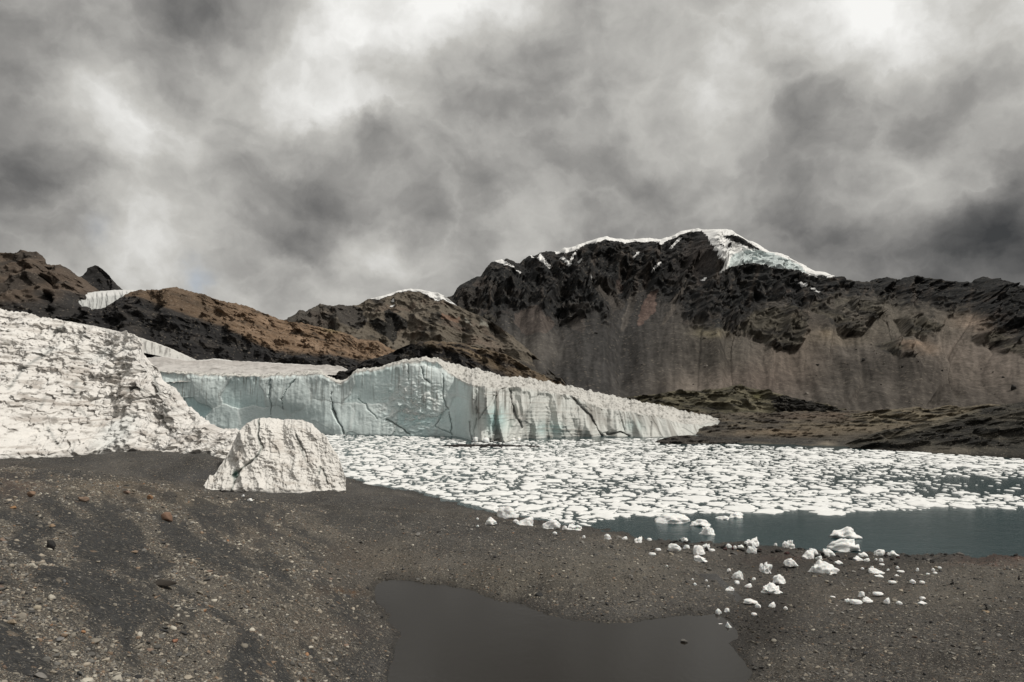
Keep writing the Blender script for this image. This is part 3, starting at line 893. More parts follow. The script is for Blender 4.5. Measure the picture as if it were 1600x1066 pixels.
ridge('rock_ridge', [(60, 500), (120, 492), (169, 481), (189, 466), (203, 456), (216, 453), (257, 453), (277, 449), (294, 454.5), (318, 459.5), (338, 468), (358, 473), (382, 476.5), (405, 486.5), (432, 497), (449, 502), (473, 505), (507, 513), (537, 519), (560, 530), (590, 532), (603, 540), (612, 546), (640, 556), (680, 575)],
      [(60, 560), (220, 575), (300, 588), (680, 600)], [(60, 430), (280, 460), (680, 430)], [(60, 330), (680, 345)], 520, 190, 0.95, 0.4, 10, 1.5, 6.0, brown_relief, brown_colour, M_SCREE, label='long ochre brown rock ridge with a dark shaded cliff below its crest', cat='rock ridge')


# --- the rounded outcrop above the glacier
def nun_colour(px, py, x, y, z, tt):
    n = len(px)
    f1 = fbm(x / 9, (z + 0.3 * x) / 2.2, y / 12, octv=5, gain=0.65)
    c = np.tile(np.array([0.115, 0.088, 0.062]), (n, 1))
    c = lerp(c, (0.20, 0.155, 0.105), sst(0.15, 0.8, f1) * 0.85)
    c = lerp(c, (0.035, 0.03, 0.027), sst(0.0, 0.6, -f1))
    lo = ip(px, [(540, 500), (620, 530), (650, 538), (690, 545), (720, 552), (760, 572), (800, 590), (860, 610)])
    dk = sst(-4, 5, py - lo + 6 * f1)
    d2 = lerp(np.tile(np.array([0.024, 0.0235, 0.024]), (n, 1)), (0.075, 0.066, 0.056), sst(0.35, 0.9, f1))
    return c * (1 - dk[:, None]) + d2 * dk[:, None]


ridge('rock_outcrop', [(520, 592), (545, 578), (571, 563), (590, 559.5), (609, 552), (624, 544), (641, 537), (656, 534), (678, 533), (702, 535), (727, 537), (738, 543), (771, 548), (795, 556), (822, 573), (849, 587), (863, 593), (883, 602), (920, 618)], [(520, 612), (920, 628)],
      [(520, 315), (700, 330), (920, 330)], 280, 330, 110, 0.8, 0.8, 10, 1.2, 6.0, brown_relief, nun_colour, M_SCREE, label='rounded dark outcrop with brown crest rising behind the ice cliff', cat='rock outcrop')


# --- low ground and hummocks on the far shore
def hill_relief(amp, sc):
    def f(px, py, x, y, z, tt):
        R = ridged(x / sc + 0.4 * z / sc, y / sc / 1.4, z / sc * 1.6, octv=5, gain=0.55)
        ed = np.clip((1.02 - tt) * 10, 0.1, 1) * np.clip(tt * 5, 0, 1)
        return 0, -ed * amp * 2.5 * (R - 0.35), ed * amp * 0.55 * (R - 0.35)
    return f


def hill_colour(a, b, d, extra=None):
    def f(px, py, x, y, z, tt):
        f1 = fbm(x / 9 + 0.5 * z, y / 16, z / 2.0, octv=5, gain=0.62)
        f2 = fbm(x / 30, y / 30, octv=3)
        c = np.tile(np.array(a, float), (len(px), 1))
        c = lerp(c, b, sst(0.0, 0.8, f1 + 0.4 * f2))
        c = lerp(c, d, sst(0.0, 0.7, -f1 - 0.3 * f2))
        return extra(c, px, py, f1, f2) if extra else c
    return f


SHORE = [(900, 687), (1026, 690), (1067, 692), (1150, 694), (1262, 698), (1375, 702), (1450, 706), (1525, 711), (1600, 714), (1750, 724), (2000, 740)]
shY = [(1030, 243), (1085, 234), (1105, 210), (1150, 197), (1262, 189), (1375, 181.5), (1450, 175), (1525, 167), (1600, 162), (1750, 150), (2000, 133)]


def plain_extra(c, px, py, f1, f2):
    wx = px + 12 * f2
    for bx, by, rx, ry, cc, a in [(1220, 676, 70, 6, (0.20, 0.155, 0.11), 0.8), (1330, 668, 90, 9, (0.17, 0.14, 0.10), 0.7), (1420, 655, 90, 9, (0.185, 0.155, 0.11), 0.7), (1290, 650, 90, 6, (0.115, 0.085, 0.066), 0.7), (1150, 688, 120, 6, (0.045, 0.044, 0.043), 0.9), (1290, 692, 140, 5, (0.05, 0.049, 0.047), 0.9), (1296, 693, 14, 4, (0.24, 0.21, 0.17), 0.9)]:
        d = ((wx - bx) / rx) ** 2 + ((py + 3 * f1 - by) / ry) ** 2
        c = lerp(c, cc, a * np.exp(-d))
    return c


ridge('far_shore', [(860, 640), (1000, 640), (1150, 641), (1300, 641), (1450, 643), (1700, 645), (2000, 650)], [(p, 600 + 15.4 * F / yy) for p, yy in shY], 320, shY, 420, 120, 0.8, 0.9, 6, 0.8, 20, hill_relief(2.0, 6), hill_colour((0.080, 0.071, 0.059), (0.15, 0.128, 0.098), (0.040, 0.038, 0.035), plain_extra), M_HILL, px0=1030, px1=2000, kind='structure')


def a_extra(c, px, py, f1, f2):
    m = poly_in(px + 6 * f1, py + 3 * f2, [(1205, 625), (1225, 618), (1300, 635), (1330, 645), (1290, 648), (1215, 645)])
    c = np.where(m[:, None], c * 0.0 + np.array([0.026, 0.025, 0.023]), c)
    return lerp(c, (0.13, 0.12, 0.06), 0.8 * np.exp(-(((px - 1183) / 8) ** 2 + ((py - 619) / 5) ** 2)))


ridge('hummock', [(930, 640), (970, 622), (1000, 618), (1022, 616), (1056, 610.6), (1094, 610.6), (1124, 607), (1154, 602), (1176, 607), (1210, 614), (1232, 620), (1270, 627.5), (1300, 636), (1330, 645), (1350, 650)], [(930, 652), (1350, 654)], 345, 300, 300, 80, 0.7, 0.6, 8, 1.2, 8,
      hill_relief(5.0, 16), hill_colour((0.085, 0.078, 0.055), (0.15, 0.135, 0.095), (0.034, 0.032, 0.027), a_extra), M_HILL, label='olive mossy moraine hummock below the brown scree slope', cat='moraine hill')
ridge('hummock', [(1290, 656), (1337, 646), (1375, 641), (1424, 637), (1450, 639), (1480, 634), (1510, 636), (1544, 631), (1570, 634), (1640, 640), (1720, 650)], [(1290, 668), (1500, 672), (1720, 675)], 290, 245, 260, 70, 0.7, 0.6, 8, 1.2, 8,
      hill_relief(4.0, 14), hill_colour((0.14, 0.12, 0.088), (0.22, 0.19, 0.14), (0.048, 0.044, 0.037)), M_HILL, label='pale tan moraine hummock beside the dark hill', cat='moraine hill')


def c_extra(c, px, py, f1, f2):
    ln = np.exp(-(line_dist(px + 6 * f2, py + 4 * f1, [(1390, 683), (1440, 668), (1490, 652), (1530, 640)]) / 4) ** 2)
    c = lerp(c, (0.17, 0.15, 0.115), 0.7 * ln)
    return lerp(c, (0.16, 0.145, 0.12), 0.7 * np.exp(-(((px - 1490) / 50) ** 2 + ((py - 703) / 5) ** 2)))


ridge('hummock', [(1322, 692), (1375, 674), (1431, 664), (1469, 656), (1499, 648), (1525, 640.6), (1562, 633), (1600, 628), (1680, 615), (1800, 610), (1950, 620)], [(1322, 703), (1375, 705), (1450, 709), (1525, 714), (1600, 718), (1700, 724), (1950, 738)], [(1322, 195), (1500, 205), (1950, 210)], [(1322, 186), (1450, 172), (1600, 159), (1700, 152), (1950, 138)], 320, 110, 0.75, 0.6, 8, 1.3, 9,
      hill_relief(3.6, 11), hill_colour((0.043, 0.041, 0.036), (0.070, 0.064, 0.052), (0.022, 0.0215, 0.02), c_extra), M_HILL, label='dark rounded moraine hill sloping into the lake', cat='moraine hill')
ridge('hummock', [(1015, 694), (1030, 687), (1050, 682), (1075, 680), (1100, 682), (1130, 685), (1160, 690), (1175, 695)], [(1015, 696), (1175, 697)], 206, 198, 90, 30, 0.7, 0.8, 6, 0.8, 6, hill_relief(1.0, 4), hill_colour((0.05, 0.046, 0.042), (0.075, 0.068, 0.058), (0.03, 0.029, 0.028)), M_HILL,
      label='low black gravel spit at the tip of the glacier', cat='gravel spit')
ridge('gravel_bar', [(680, 699.5), (692, 696), (720, 693.8), (750, 694.6), (775, 694), (800, 695.5), (840, 696.5), (862, 699.5)], [(680, 701), (862, 701)], 190.5, 188.5, 120, 14, 0.7, 0.9, 6, 0.5, 5, hill_relief(0.25, 2), hill_colour((0.035, 0.033, 0.031), (0.06, 0.055, 0.05), (0.025, 0.024, 0.023)), M_HILL,
      label='thin dark gravel bar breaking the floating ice before the cliff', cat='gravel bar')

# a floor under everything, out to the horizon
m_floor = mat_rock('valley_floor', 0.02, 0.2, 0.4, 1.0, 0.5)
xs = np.array([-7000, -800, -300, 300, 800, 7000.]); ys = np.array([-3000, -200, 300, 900, 9000.])
Xf, Yf = np.meshgrid(xs, ys)
obj('terrain', mesh_np('terrain', np.c_[Xf.ravel(), Yf.ravel(), np.full(Xf.size, -5.0)], grid_faces(5, 6), False, np.tile([0.06, 0.055, 0.05], (30, 1))), m_floor, kind='structure')

# ------------------------------------------------------------------ the glacier
glacier = obj('glacier', None, label='pale blue glacier ending in an ice cliff above the lake', cat='glacier')
glacier.location = (0, 0, 0)

G_BASE = [(200, 668), (348, 672), (508, 678.5), (542, 678.5), (636, 680), (711, 681), (728, 685), (738, 689), (762, 689.5), (800, 687), (821, 685.5), (857, 683), (939, 681.5), (1037, 682.5), (1057, 682), (1080, 680), (1095, 672), (1125, 660)]
G_YB = [(200, 246), (348, 244), (508, 236), (636, 232), (711, 229), (728, 218), (738, 208.5), (762, 208), (800, 213), (821, 217), (857, 223), (939, 228), (1037, 225), (1080, 232), (1095, 242), (1125, 262)]
G_RIM = [(200, 575), (252, 581), (277, 583), (304, 584.5), (338, 586), (395, 588), (439, 586), (480, 584.5), (500, 583.5), (513, 589.6), (527, 597), (532, 599), (541, 594), (556, 580.5), (579, 578), (596, 575), (613, 569), (628, 566), (646, 564), (661, 562.5), (684, 566), (700, 582), (720, 594), (734, 601), (776, 606), (800, 604), (821, 605), (852, 611), (891, 618),
         (939, 637), (981, 643), (1023, 650), (1065, 661), (1095, 663), (1125, 658)]
G_SKY = [(200, 574), (252, 580), (338, 584.5), (395, 586.5), (439, 584.5), (500, 582), (513, 588), (527, 596), (532, 598), (541, 592.5), (556, 579), (579, 576.5), (596, 573.5), (613, 567.5), (628, 564), (646, 562.5), (661, 560.5), (684, 561), (693, 565), (706, 569), (721, 572.6), (742, 575), (765, 581), (784, 588), (812, 589), (841, 593.6), (869, 599), (897, 605), (939, 614.7), (967, 620), (1009, 628.7), (1037, 634), (1066, 641), (1094, 647), (1108, 650), (1125, 657)]
G_SET = [(200, 2), (500, 2), (660, 2.5), (700, 3.5), (740, 6), (821, 8), (900, 9), (980, 11), (1065, 13), (1125, 3)]         # how far the rim leans back
G_BACK = [(200, 10), (660, 12), (690, 22), (742, 42), (800, 45), (940, 45), (1060, 40), (1110, 18), (1125, 6)]
CRACKS = [([(517, 612), (520, 640), (531, 660), (538, 679)], 2.2, 1.0), ([(891, 617), (905, 632), (919, 648), (932, 665), (941, 681)], 2.6, 1.0), ([(603, 655), (625, 668), (640, 679)], 1.6, 0.8), ([(424, 592), (424, 640), (422, 668)], 1.2, 0.7), ([(441, 640), (447, 610), (462, 592)], 1.3, 0.6),
          ([(694, 585), (693, 620), (700, 640), (706, 670), (707, 680)], 1.5, 0.7), ([(659, 574), (661, 590), (672, 598)], 1.4, 0.7), ([(638, 570), (639, 595)], 1.1, 0.6), ([(797, 612), (803, 640), (815, 668)], 2.2, 0.9), ([(772, 630), (780, 610), (800, 600), (812, 598)], 1.6, 0.6),
          ([(965, 640), (972, 660), (976, 680)], 1.4, 0.7), ([(1018, 660), (1017, 681)], 1.6, 0.8), ([(1070, 660), (1085, 652)], 1.0, 0.6), ([(748, 655), (766, 630), (772, 618)], 1.4, 0.6), ([(560, 622), (575, 640), (590, 655)], 0.9, 0.5), ([(690, 650), (680, 665), (705, 678)], 1.2, 0.5),
          ([(950, 680), (966, 676), (985, 681)], 2.5, 0.9), ([(745, 605), (744, 640), (741, 686)], 1.4, 0.5), ([(733, 660), (737, 688)], 2.2, 0.8)]


def build_cliff():
    nc, nf, nt, nb = 900, 170, 70, 8
    px = np.linspace(205, 1125, nc)
    yb = ip(px, G_YB); bs = ip(px, G_BASE); rim = ip(px, G_RIM); sky = ip(px, G_SKY)
    rim = rim + 1.2 * fbm(px / 9, px * 0 + 4.4, octv=4, gain=0.6)
    sky = np.minimum(sky + (1.0 + 1.6 * sst(680, 720, px)) * fbm(px / 8, px * 0 + 8.4, octv=4, gain=0.65) * sst(1130, 1090, px), rim - 0.6)
    yr = yb + ip(px, G_SET)
    yk = yr + ip(px, G_BACK)
    u = (px - CX) / F
    zb = CAMZ + (HZ - bs) / F * yb - 0.6
    zr = CAMZ + (HZ - rim) / F * yr
    zk = CAMZ + (HZ - sky) / F * yk
    t = np.linspace(0, 1, nf)[:, None]
    Yf = yb + (yr - yb) * t ** 1.3
    Zf = zb + (zr - zb) * t
    tt = np.linspace(0, 1, nt + 1)[1:, None]
    Yt = yr + (yk - yr) * tt
    Zt = zr + (zk - zr) * tt ** 0.85
    t3 = np.linspace(0, 1, nb + 1)[1:, None]
    Y3 = yk + 18 * t3
    Z3 = zk - 14 * t3 ** 1.5
    Y = np.r_[Yf, Yt, Y3]; Z = np.r_[Zf, Zt, Z3]
    T = np.r_[np.repeat(t, nc, 1), np.repeat(1 + tt, nc, 1), np.repeat(2 + t3, nc, 1)]
    X = u[None, :] * Y
    PX = np.repeat(px[None, :], T.shape[0], 0)
    x, y, z, T, PX = (a.ravel() for a in (X, Y, Z, T, PX))
    _, PY = proj(x, y, z)
    face = (T <= 1.0).astype(float)
    fade = np.where(T <= 1, sst(1.0, 0.93, T) * 0.85 + 0.15 + 0.5 * sst(0.93, 1.0, T) * sst(700, 750, PX), 0.65 * sst(700, 750, PX) * sst(1.25, 1.0, T))
    right = sst(715, 760, PX)
    wx = x + 2.0 * fbm(x / 9, z / 9, octv=3); wz = z + 2.0 * fbm(x / 9 + 7, z / 9, octv=3)
    f1, cid, f2, tx, ty = worley(wx / 13.0, wz / 10.0)
    g1, cid2, g2, _, _ = worley(wx / 4.6 + 3, wz / 5.5 + 8, 5)
    d = 0.9 * (cid - 0.5) + 1.5 * (0.5 - f1) * (cid - 0.3) + 1.6 * fbm(x / 20, z / 14, octv=2) + 0.9 * (cid2 - 0.5) * (0.10 + 0.90 * right)
    d = d * (1 - 0.5 * right)
    flute = fbm(x / 1.7, z / 11.0, octv=4, gain=0.55)
    col_ = ridged(x / 7.5, z / 24.0, octv=3)
    d = d + (0.14 + 0.3 * right) * flute + right * 4.6 * (1 + 1.1 * np.exp(-((PX - 790) / 50) ** 2)) * (col_ - 0.4) + (0.05 + 0.13 * right) * fbm(x / 1.2, z / 1.2, octv=4, gain=0.6)
    d = d + (0.3 + 0.7 * right) * 1.5 * sst(0.80, 1.0, T) * fbm(x / 1.6, z / 3.0, octv=3, gain=0.6)
    lay = perlin(x / 22, (z + 0.06 * x) / 0.55, y * 0) * right
    d = d + 0.14 * lay
    # scalloped collapse scar in the middle of the wall
    scar = np.exp(-(((PX - 645) / 42) ** 2 + ((PY - 635) / 34) ** 2))
    rub = fbm(x / 2.6, z / 2.0, octv=4, gain=0.65)
    d = d + scar * (1.6 * np.abs(rub) - 1.0)
    # slumped blocks at the foot of the prow
    pile = np.exp(-(((PX - 775) / 32) ** 2)) * sst(664, 690, PY)
    d = d + pile * (2.2 + 2.6 * np.abs(fbm(x / 1.8, z / 1.6, octv=3)))
    crack = np.zeros(x.shape)
    wpx = PX + 3.0 * fbm(x / 3.0, z / 3.0, octv=3); wpy = PY + 2.0 * fbm(x / 3.0 + 5, z / 3.0, octv=3)
    cw = np.clip(0.65 + 0.75 * fbm(x / 4.0, z / 4.0 + 11, octv=3), 0.12, 1.6)
    for ln, wd, a in CRACKS:
        crack = np.maximum(crack, a * np.exp(-(line_dist(wpx, wpy, ln) / (wd * cw)) ** 2))
    d = d - 1.6 * crack
    foot = sst(0, 0.03, T)
    y = y - fade * d * foot
    # the top of the ice: hummocks and crevasses
    top = np.clip(T - 1, 0, 1) * (T > 1)
    hum = fbm(x / 5.0, y / 5.0, octv=4, gain=0.6)
    crv = ridged(x / 8.0 + 0.5 * y / 8, y / 14.0, octv=3)
    z = z + (T > 1) * (0.8 * hum - 1.3 * sst(0.55, 0.9, crv)) * sst(0, 0.15, top) * sst(1.0, 0.93, top) * 0.9
    z = z + 0.35 * fbm(x / 1.3, y / 1.3, octv=3, gain=0.6) * sst(0.9, 1.05, T) * (T < 2)
    px2, py2 = proj(x, y, z)
    # ice colours
    n = len(x)
    c = np.tile(np.array([0.69, 0.80, 0.80]), (n, 1))
    deep = sst(-0.2, 0.7, fbm(x / 16, z / 9 + 3, octv=3)) * sst(0.75, 0.2, T)
    c = lerp(c, (0.48, 0.71, 0.73), 0.55 * deep + 0.45 * sst(500, 300, PX) * sst(0.9, 0.2, T))
    c = lerp(c, (0.71, 0.775, 0.77), 0.7 * sst(0.35, 0.75, cid) * (cid > 0.5))
    c = lerp(c, (0.76, 0.77, 0.75), np.clip(scar * 1.1, 0, 1) * sst(-0.1, 0.4, rub))
    edge = sst(0.10, 0.02, f2 - f1)
    c = lerp(c, (0.70, 0.74, 0.73), 0.4 * edge)
    c = lerp(c, (0.54, 0.535, 0.505), 0.85 * right)
    blue = np.exp(-(((PX - 775) / 16) ** 2 + ((PY - 655) / 20) ** 2)) + 0.8 * np.exp(-(((PX - 858) / 22) ** 2 + ((PY - 671) / 10) ** 2)) + 0.4 * np.exp(-(((PX - 990) / 14) ** 2 + ((PY - 665) / 9) ** 2))
    c = lerp(c, (0.38, 0.62, 0.62), np.clip(blue, 0, 1) * 0.75)
    stn = fbm(x / 0.55, z / 14.0, octv=3, gain=0.6)
    wide = fbm(x / 5.0, z / 30.0 + 2, octv=3)
    length = np.clip(0.42 + 0.5 * wide, 0.06, 1.0)
    stain = sst(0.0, 0.6, stn) * sst(length + 0.12, length - 0.25, (1 - T)) * (T <= 1.02) * (0.45 + 0.55 * sst(-0.2, 0.4, wide))
    c = lerp(c, (0.17, 0.165, 0.15), (0.72 + 0.13 * right) * stain)
    c = lerp(c, (0.22, 0.21, 0.19), right * 0.7 * sst(-0.05, 0.65, fbm(x / 3.0, z / 12, octv=3)) * (T <= 1))
    c = lerp(c, (0.36, 0.33, 0.30), right * 0.45 * sst(0.2, 0.7, lay) * (T <= 1))
    c = lerp(c, (0.07, 0.072, 0.07), 0.8 * sst(0.25, 0.9, crack))
    isdirt = sst(0.0, 0.8, 0.6 * fbm(x / 2.0, y / 3.4, z / 3, octv=3, gain=0.65) + 0.7 * fbm(x / 0.6, y / 1.6, z / 1, octv=3, gain=0.65))
    tc = lerp(np.tile(np.array([0.565, 0.555, 0.525]), (n, 1)), (0.16, 0.15, 0.135), isdirt * 0.9)
    wtop = sst(0.955, 1.0, T + 0.03 * fbm(x / 1.5, z / 2, octv=2))
    c = c * (1 - wtop[:, None]) + tc * wtop[:, None]
    gap = (T > 1.02) * (T < 2) * sst(0.72, 0.92, crv)
    c = lerp(c, (0.25, 0.25, 0.24), 0.6 * gap)
    wl = sst(0.025, 0.0, T)
    c = lerp(c, (0.12, 0.14, 0.14), 0.6 * wl)
    me = mesh_np('ice_cliff', np.c_[x, y, z], grid_faces(nf + nt + nb, nc), True, c)
    obj('ice_cliff', me, M_ICE, glacier)


build_cliff()


def field_relief(px, py, x, y, z, tt):
    return 0, 0, (0.8 * fbm(x / 14, y / 22, octv=4, gain=0.55) + 0.5 * fbm(x / 3, y / 4, octv=3)) * np.clip((1.02 - tt) * 10, 0.1, 1)


def field_colour(px, py, x, y, z, tt):
    f = fbm(x / 8, y / 10, octv=5, gain=0.65)
    f2 = perlin(x / 40, y / 2.5)
    c = np.tile(np.array([0.52, 0.50, 0.48]), (len(px), 1))
    c = lerp(c, (0.24, 0.225, 0.21), sst(-0.1, 0.8, f) * 0.8)
    c = lerp(c, (0.44, 0.42, 0.40), sst(0.1, 0.6, f2) * 0.5)
    c = lerp(c, (0.40, 0.375, 0.355), 0.6 * sst(0.45, 0.9, tt))
    return lerp(c, (0.70, 0.69, 0.67), 0.7 * sst(0.93, 0.985, tt))


def slab_colour(px, py, x, y, z, tt):
    f = fbm(px / 3.5, tt * 0.8, octv=4, gain=0.6)
    c = np.tile(np.array([0.56, 0.555, 0.53]), (len(px), 1))
    c = lerp(c, (0.20, 0.19, 0.18), sst(0.05, 0.7, f) * 0.8)
    return lerp(c, (0.66, 0.64, 0.61), 0.8 * sst(0.9, 0.97, tt))


ridge('ice_field', [(225, 560), (258, 557), (294, 564), (318, 562), (338, 560), (372, 564), (439, 567.6), (500, 571), (535, 573), (541, 576), (549, 581)], [(225, 600), (439, 593), (480, 590), (513, 587.5), (535, 585), (549, 582.5)], [(225, 340), (500, 345), (549, 315)], [(225, 246), (400, 246), (480, 270), (513, 295), (549, 310)], 240, 90, 0.9, 0.25, 8, 0.6, 8, field_relief, field_colour, M_ICE, parent=glacier)
ridge('ice_step', [(60, 496), (111, 503), (150, 510), (182, 517), (223, 529), (243, 535.5), (270, 545.7), (290, 555), (307, 562.5), (318, 566)], [(60, 530), (182, 545), (223, 551), (257, 558), (294, 566), (318, 568)], 352, 343, 180, 40, 1.0, 2.0, 6, 0.5, 6,
      lambda px, py, x, y, z, tt: (0, -0.8 * fbm(px / 5, tt, octv=3) * np.clip((1 - tt) * 5, 0, 1), 0), slab_colour, M_ICE, parent=glacier)


def hang_relief(px, py, x, y, z, tt):
    return 0, -3.0 * fbm(px / 6, tt, octv=4) * np.clip((1 - tt) * 5, 0, 1) * np.clip(tt * 6, 0, 1), 0


def hang_colour(px, py, x, y, z, tt):
    f = fbm(px / 3.0, tt * 0.8, octv=4, gain=0.6)
    c = np.tile(np.array([0.50, 0.51, 0.50]), (len(px), 1))
    lo = sst(0.45, 0.25, tt)
    c = lerp(c, (0.25, 0.25, 0.245), sst(0.0, 0.7, f) * (0.25 + 0.6 * lo))
    return lerp(c, (0.70, 0.70, 0.69), 0.7 * sst(0.6, 0.75, tt))


ridge('hanging_glacier', [(92, 481), (104, 475), (115, 469.6), (126, 462), (133, 458.5), (148, 456), (162, 454.5), (185, 453), (205, 453), (230, 456)], [(92, 482), (115, 485.5), (149, 487), (176, 481), (200, 478), (230, 478)], [(92, 480), (133, 520), (230, 540)], [(92, 472), (230, 474)], 150, 70, 1.0, 0.6, 8, 0.4, 7, hang_relief, hang_colour, M_ICE,
      label='small grey-white glacier hanging between the craggy peak and the brown ridge', cat='glacier')


# --- the weathered ice mass standing on the moraine
def mass_relief(px, py, x, y, z, tt):
    ed = np.clip((1.03 - tt) * 9, 0.12, 1) * np.clip(tt * 16, 0.25, 1)
    lowf = fbm(x / 18, z / 12, y / 30, octv=3)
    w = 1.5 * fbm(x / 8, z / 8, octv=3)
    R = ridged((x + w) / 9, z / 11, y / 14, octv=5, gain=0.6)
    zz = z + 0.10 * x + 1.2 * fbm(x / 14, z / 10, octv=2) + 0.5 * np.sin(x / 6)
    lam = fbm(x / 7, zz / 0.7, octv=4, gain=0.6)
    lam2 = fbm(x / 16, zz / 2.2, octv=2)
    f1, cid, f2, tx, ty = worley((x + w) / 3.6, (z + w) / 2.6, 3)
    crk = np.zeros(x.shape)
    wpx = px + 4 * fbm(x / 4, z / 4, octv=3); wpy = py + 4 * fbm(x / 4 + 3, z / 4, octv=3)
    for ln, wd, a in MASS_CR:
        crk = np.maximum(crk, a * np.exp(-(line_dist(wpx, wpy, ln) / wd) ** 2))
    vert = ridged(x / 4.5 + 0.3 * w, z / 16, octv=3)
    d = 3.2 * lowf + 3.2 * (R - 0.35) + 0.55 * lam + 0.8 * lam2 + 1.2 * (cid - 0.5) * sst(0.02, 0.25, f2 - f1) + 2.2 * (vert - 0.4) + 0.6 * fbm(x / 1.1, z / 1.1, y / 2, octv=4, gain=0.65) - 2.4 * crk
    return 0, -ed * d, ed * 0.35 * fbm(x / 1.5, z / 1.2, octv=3) + 0.15 * fbm(x / 0.8, y / 0.8, octv=2) * (tt < 1.1)


MASS_CR = [([(83, 522), (97, 508)], 2.2, 0.9), ([(93, 534), (94, 512)], 1.5, 0.6), ([(14, 608), (40, 570), (75, 548)], 2.6, 0.9), ([(110, 620), (118, 603), (121, 596)], 2.6, 1.0), ([(128, 512), (138, 528)], 2.0, 0.8), ([(200, 612), (212, 608), (224, 612)], 3.0, 1.0), ([(240, 587), (247, 600), (248, 616)], 2.4, 1.0), ([(261, 630), (260, 650)], 1.4, 0.8), ([(74, 668), (82, 682), (92, 695)], 2.6, 0.9),
           ([(233, 648), (250, 655), (268, 670)], 1.8, 0.7), ([(70, 620), (62, 636)], 2.6, 0.8), ([(120, 640), (140, 650)], 2.5, 0.6), ([(115, 690), (115, 702)], 2.2, 0.7), ([(150, 675), (165, 650)], 1.6, 0.5), ([(165, 705), (185, 680), (205, 660)], 1.6, 0.5)]


def mass_colour(px, py, x, y, z, tt):
    n = len(px)
    zz = z + 0.10 * x + 1.2 * fbm(x / 14, z / 10, octv=2) + 0.5 * np.sin(x / 6)
    lam = fbm(x / 7, zz / 0.7, octv=4, gain=0.6)
    pat = fbm(x / 6, z / 5, octv=4)
    fine = fbm(x / 1.4, z / 1.0, y / 3, octv=4, gain=0.65)
    c = np.tile(np.array([0.765, 0.745, 0.715]), (n, 1))
    c = lerp(c, (0.62, 0.585, 0.545), sst(0.0, 0.9, pat) * 0.7)
    low = 0.6 + 0.4 * sst(0.85, 0.35, tt)
    c = lerp(c, (0.36, 0.32, 0.285), sst(0.0, 0.7, lam + 0.15 * pat) * 0.75 * low)
    c = lerp(c, (0.22, 0.20, 0.18), sst(0.25, 0.8, fine + 0.12 * pat) * 0.7 * low)
    c = lerp(c, (0.66, 0.70, 0.70), sst(0.3, 0.8, fbm(x / 9, z / 9 + 5, octv=3)) * 0.5)
    crk = np.zeros(n)
    wpx = px + 4 * fbm(x / 4, z / 4, octv=3); wpy = py + 4 * fbm(x / 4 + 3, z / 4, octv=3)
    for ln, wd, a in MASS_CR:
        crk = np.maximum(crk, a * np.exp(-(line_dist(wpx, wpy, ln) / (wd * 0.8)) ** 2))
    c = lerp(c, (0.17, 0.185, 0.18), 0.7 * crk)
    return c


ridge('ice_mass', [(-320, 460), (-150, 470), (-60, 478), (0, 483), (20, 486.5), (40, 488), (61, 495), (95, 500), (111, 505), (135, 508.5), (155, 512), (169, 520), (182, 518.6), (194, 517), (206, 522), (216, 527), (223, 536), (226, 552), (236, 566), (247, 580), (253, 586), (262, 600), (277, 606.5), (287, 622), (297, 633.5), (314, 649), (331, 660.5), (348, 669), (372, 671), (395, 690), (410, 720)],
      [(-320, 750), (-100, 740), (0, 734), (40, 732), (68, 728), (111, 724), (152, 722), (189, 721), (253, 721), (321, 724), (348, 732), (380, 745), (410, 755)], [(-320, 150), (0, 146), (150, 142), (230, 136), (300, 128), (372, 119), (410, 114)], [(-320, 100), (0, 101), (70, 106), (150, 113), (250, 115), (320, 112), (350, 108), (410, 108)], 520, 330, 0.85, 0.5, 12, 2.2, 6.0, mass_relief, mass_colour, M_ICE2,
      label='huge dirty white wall of crumpled ice standing on black gravel', cat='glacier ice')


# --- the detached block in front of it
BLK_CR = [([(404, 655), (404, 680), (408, 700), (400, 715), (384, 727), (374, 737), (366, 748), (362, 768)], 1.7, 1.0), ([(463, 680), (470, 700), (478, 722)], 1.5, 0.6), ([(505, 735), (512, 755)], 1.5, 0.6), ([(500, 730), (498, 740)], 2.2, 0.7), ([(372, 738), (364, 744)], 2.6, 0.9)]


def block_relief(px, py, x, y, z, tt):
    ed = np.clip((1.03 - tt) * 6, 0.15, 1) * np.clip(tt * 14, 0, 1)
    w = fbm(x / 3, z / 3, octv=3)
    diag = (x + 0.55 * z) + 0.4 * w
    R = ridged(diag / 1.9, z / 6, octv=4, gain=0.55)
    lam = fbm(x / 3.0, (z + 0.25 * x) / 0.35 + w, octv=3, gain=0.6)
    fine = fbm(x / 0.5, z / 0.5, y / 0.6, octv=4, gain=0.6)
    crk = np.zeros(x.shape)
    wpx = px + 2 * fbm(x / 1.2, z / 1.2, octv=3)
    for ln, wd, a in BLK_CR:
        crk = np.maximum(crk, a * np.exp(-(line_dist(wpx, py, ln) / wd) ** 2))
    d = 1.1 * fbm(x / 5, z / 4, octv=2) + 0.95 * (R - 0.35) + 0.14 * lam + 0.22 * fine - 1.0 * crk
    return 0, -ed * d, 0.10 * fbm(x / 0.6, y / 0.6, octv=2) * (tt < 1.1)


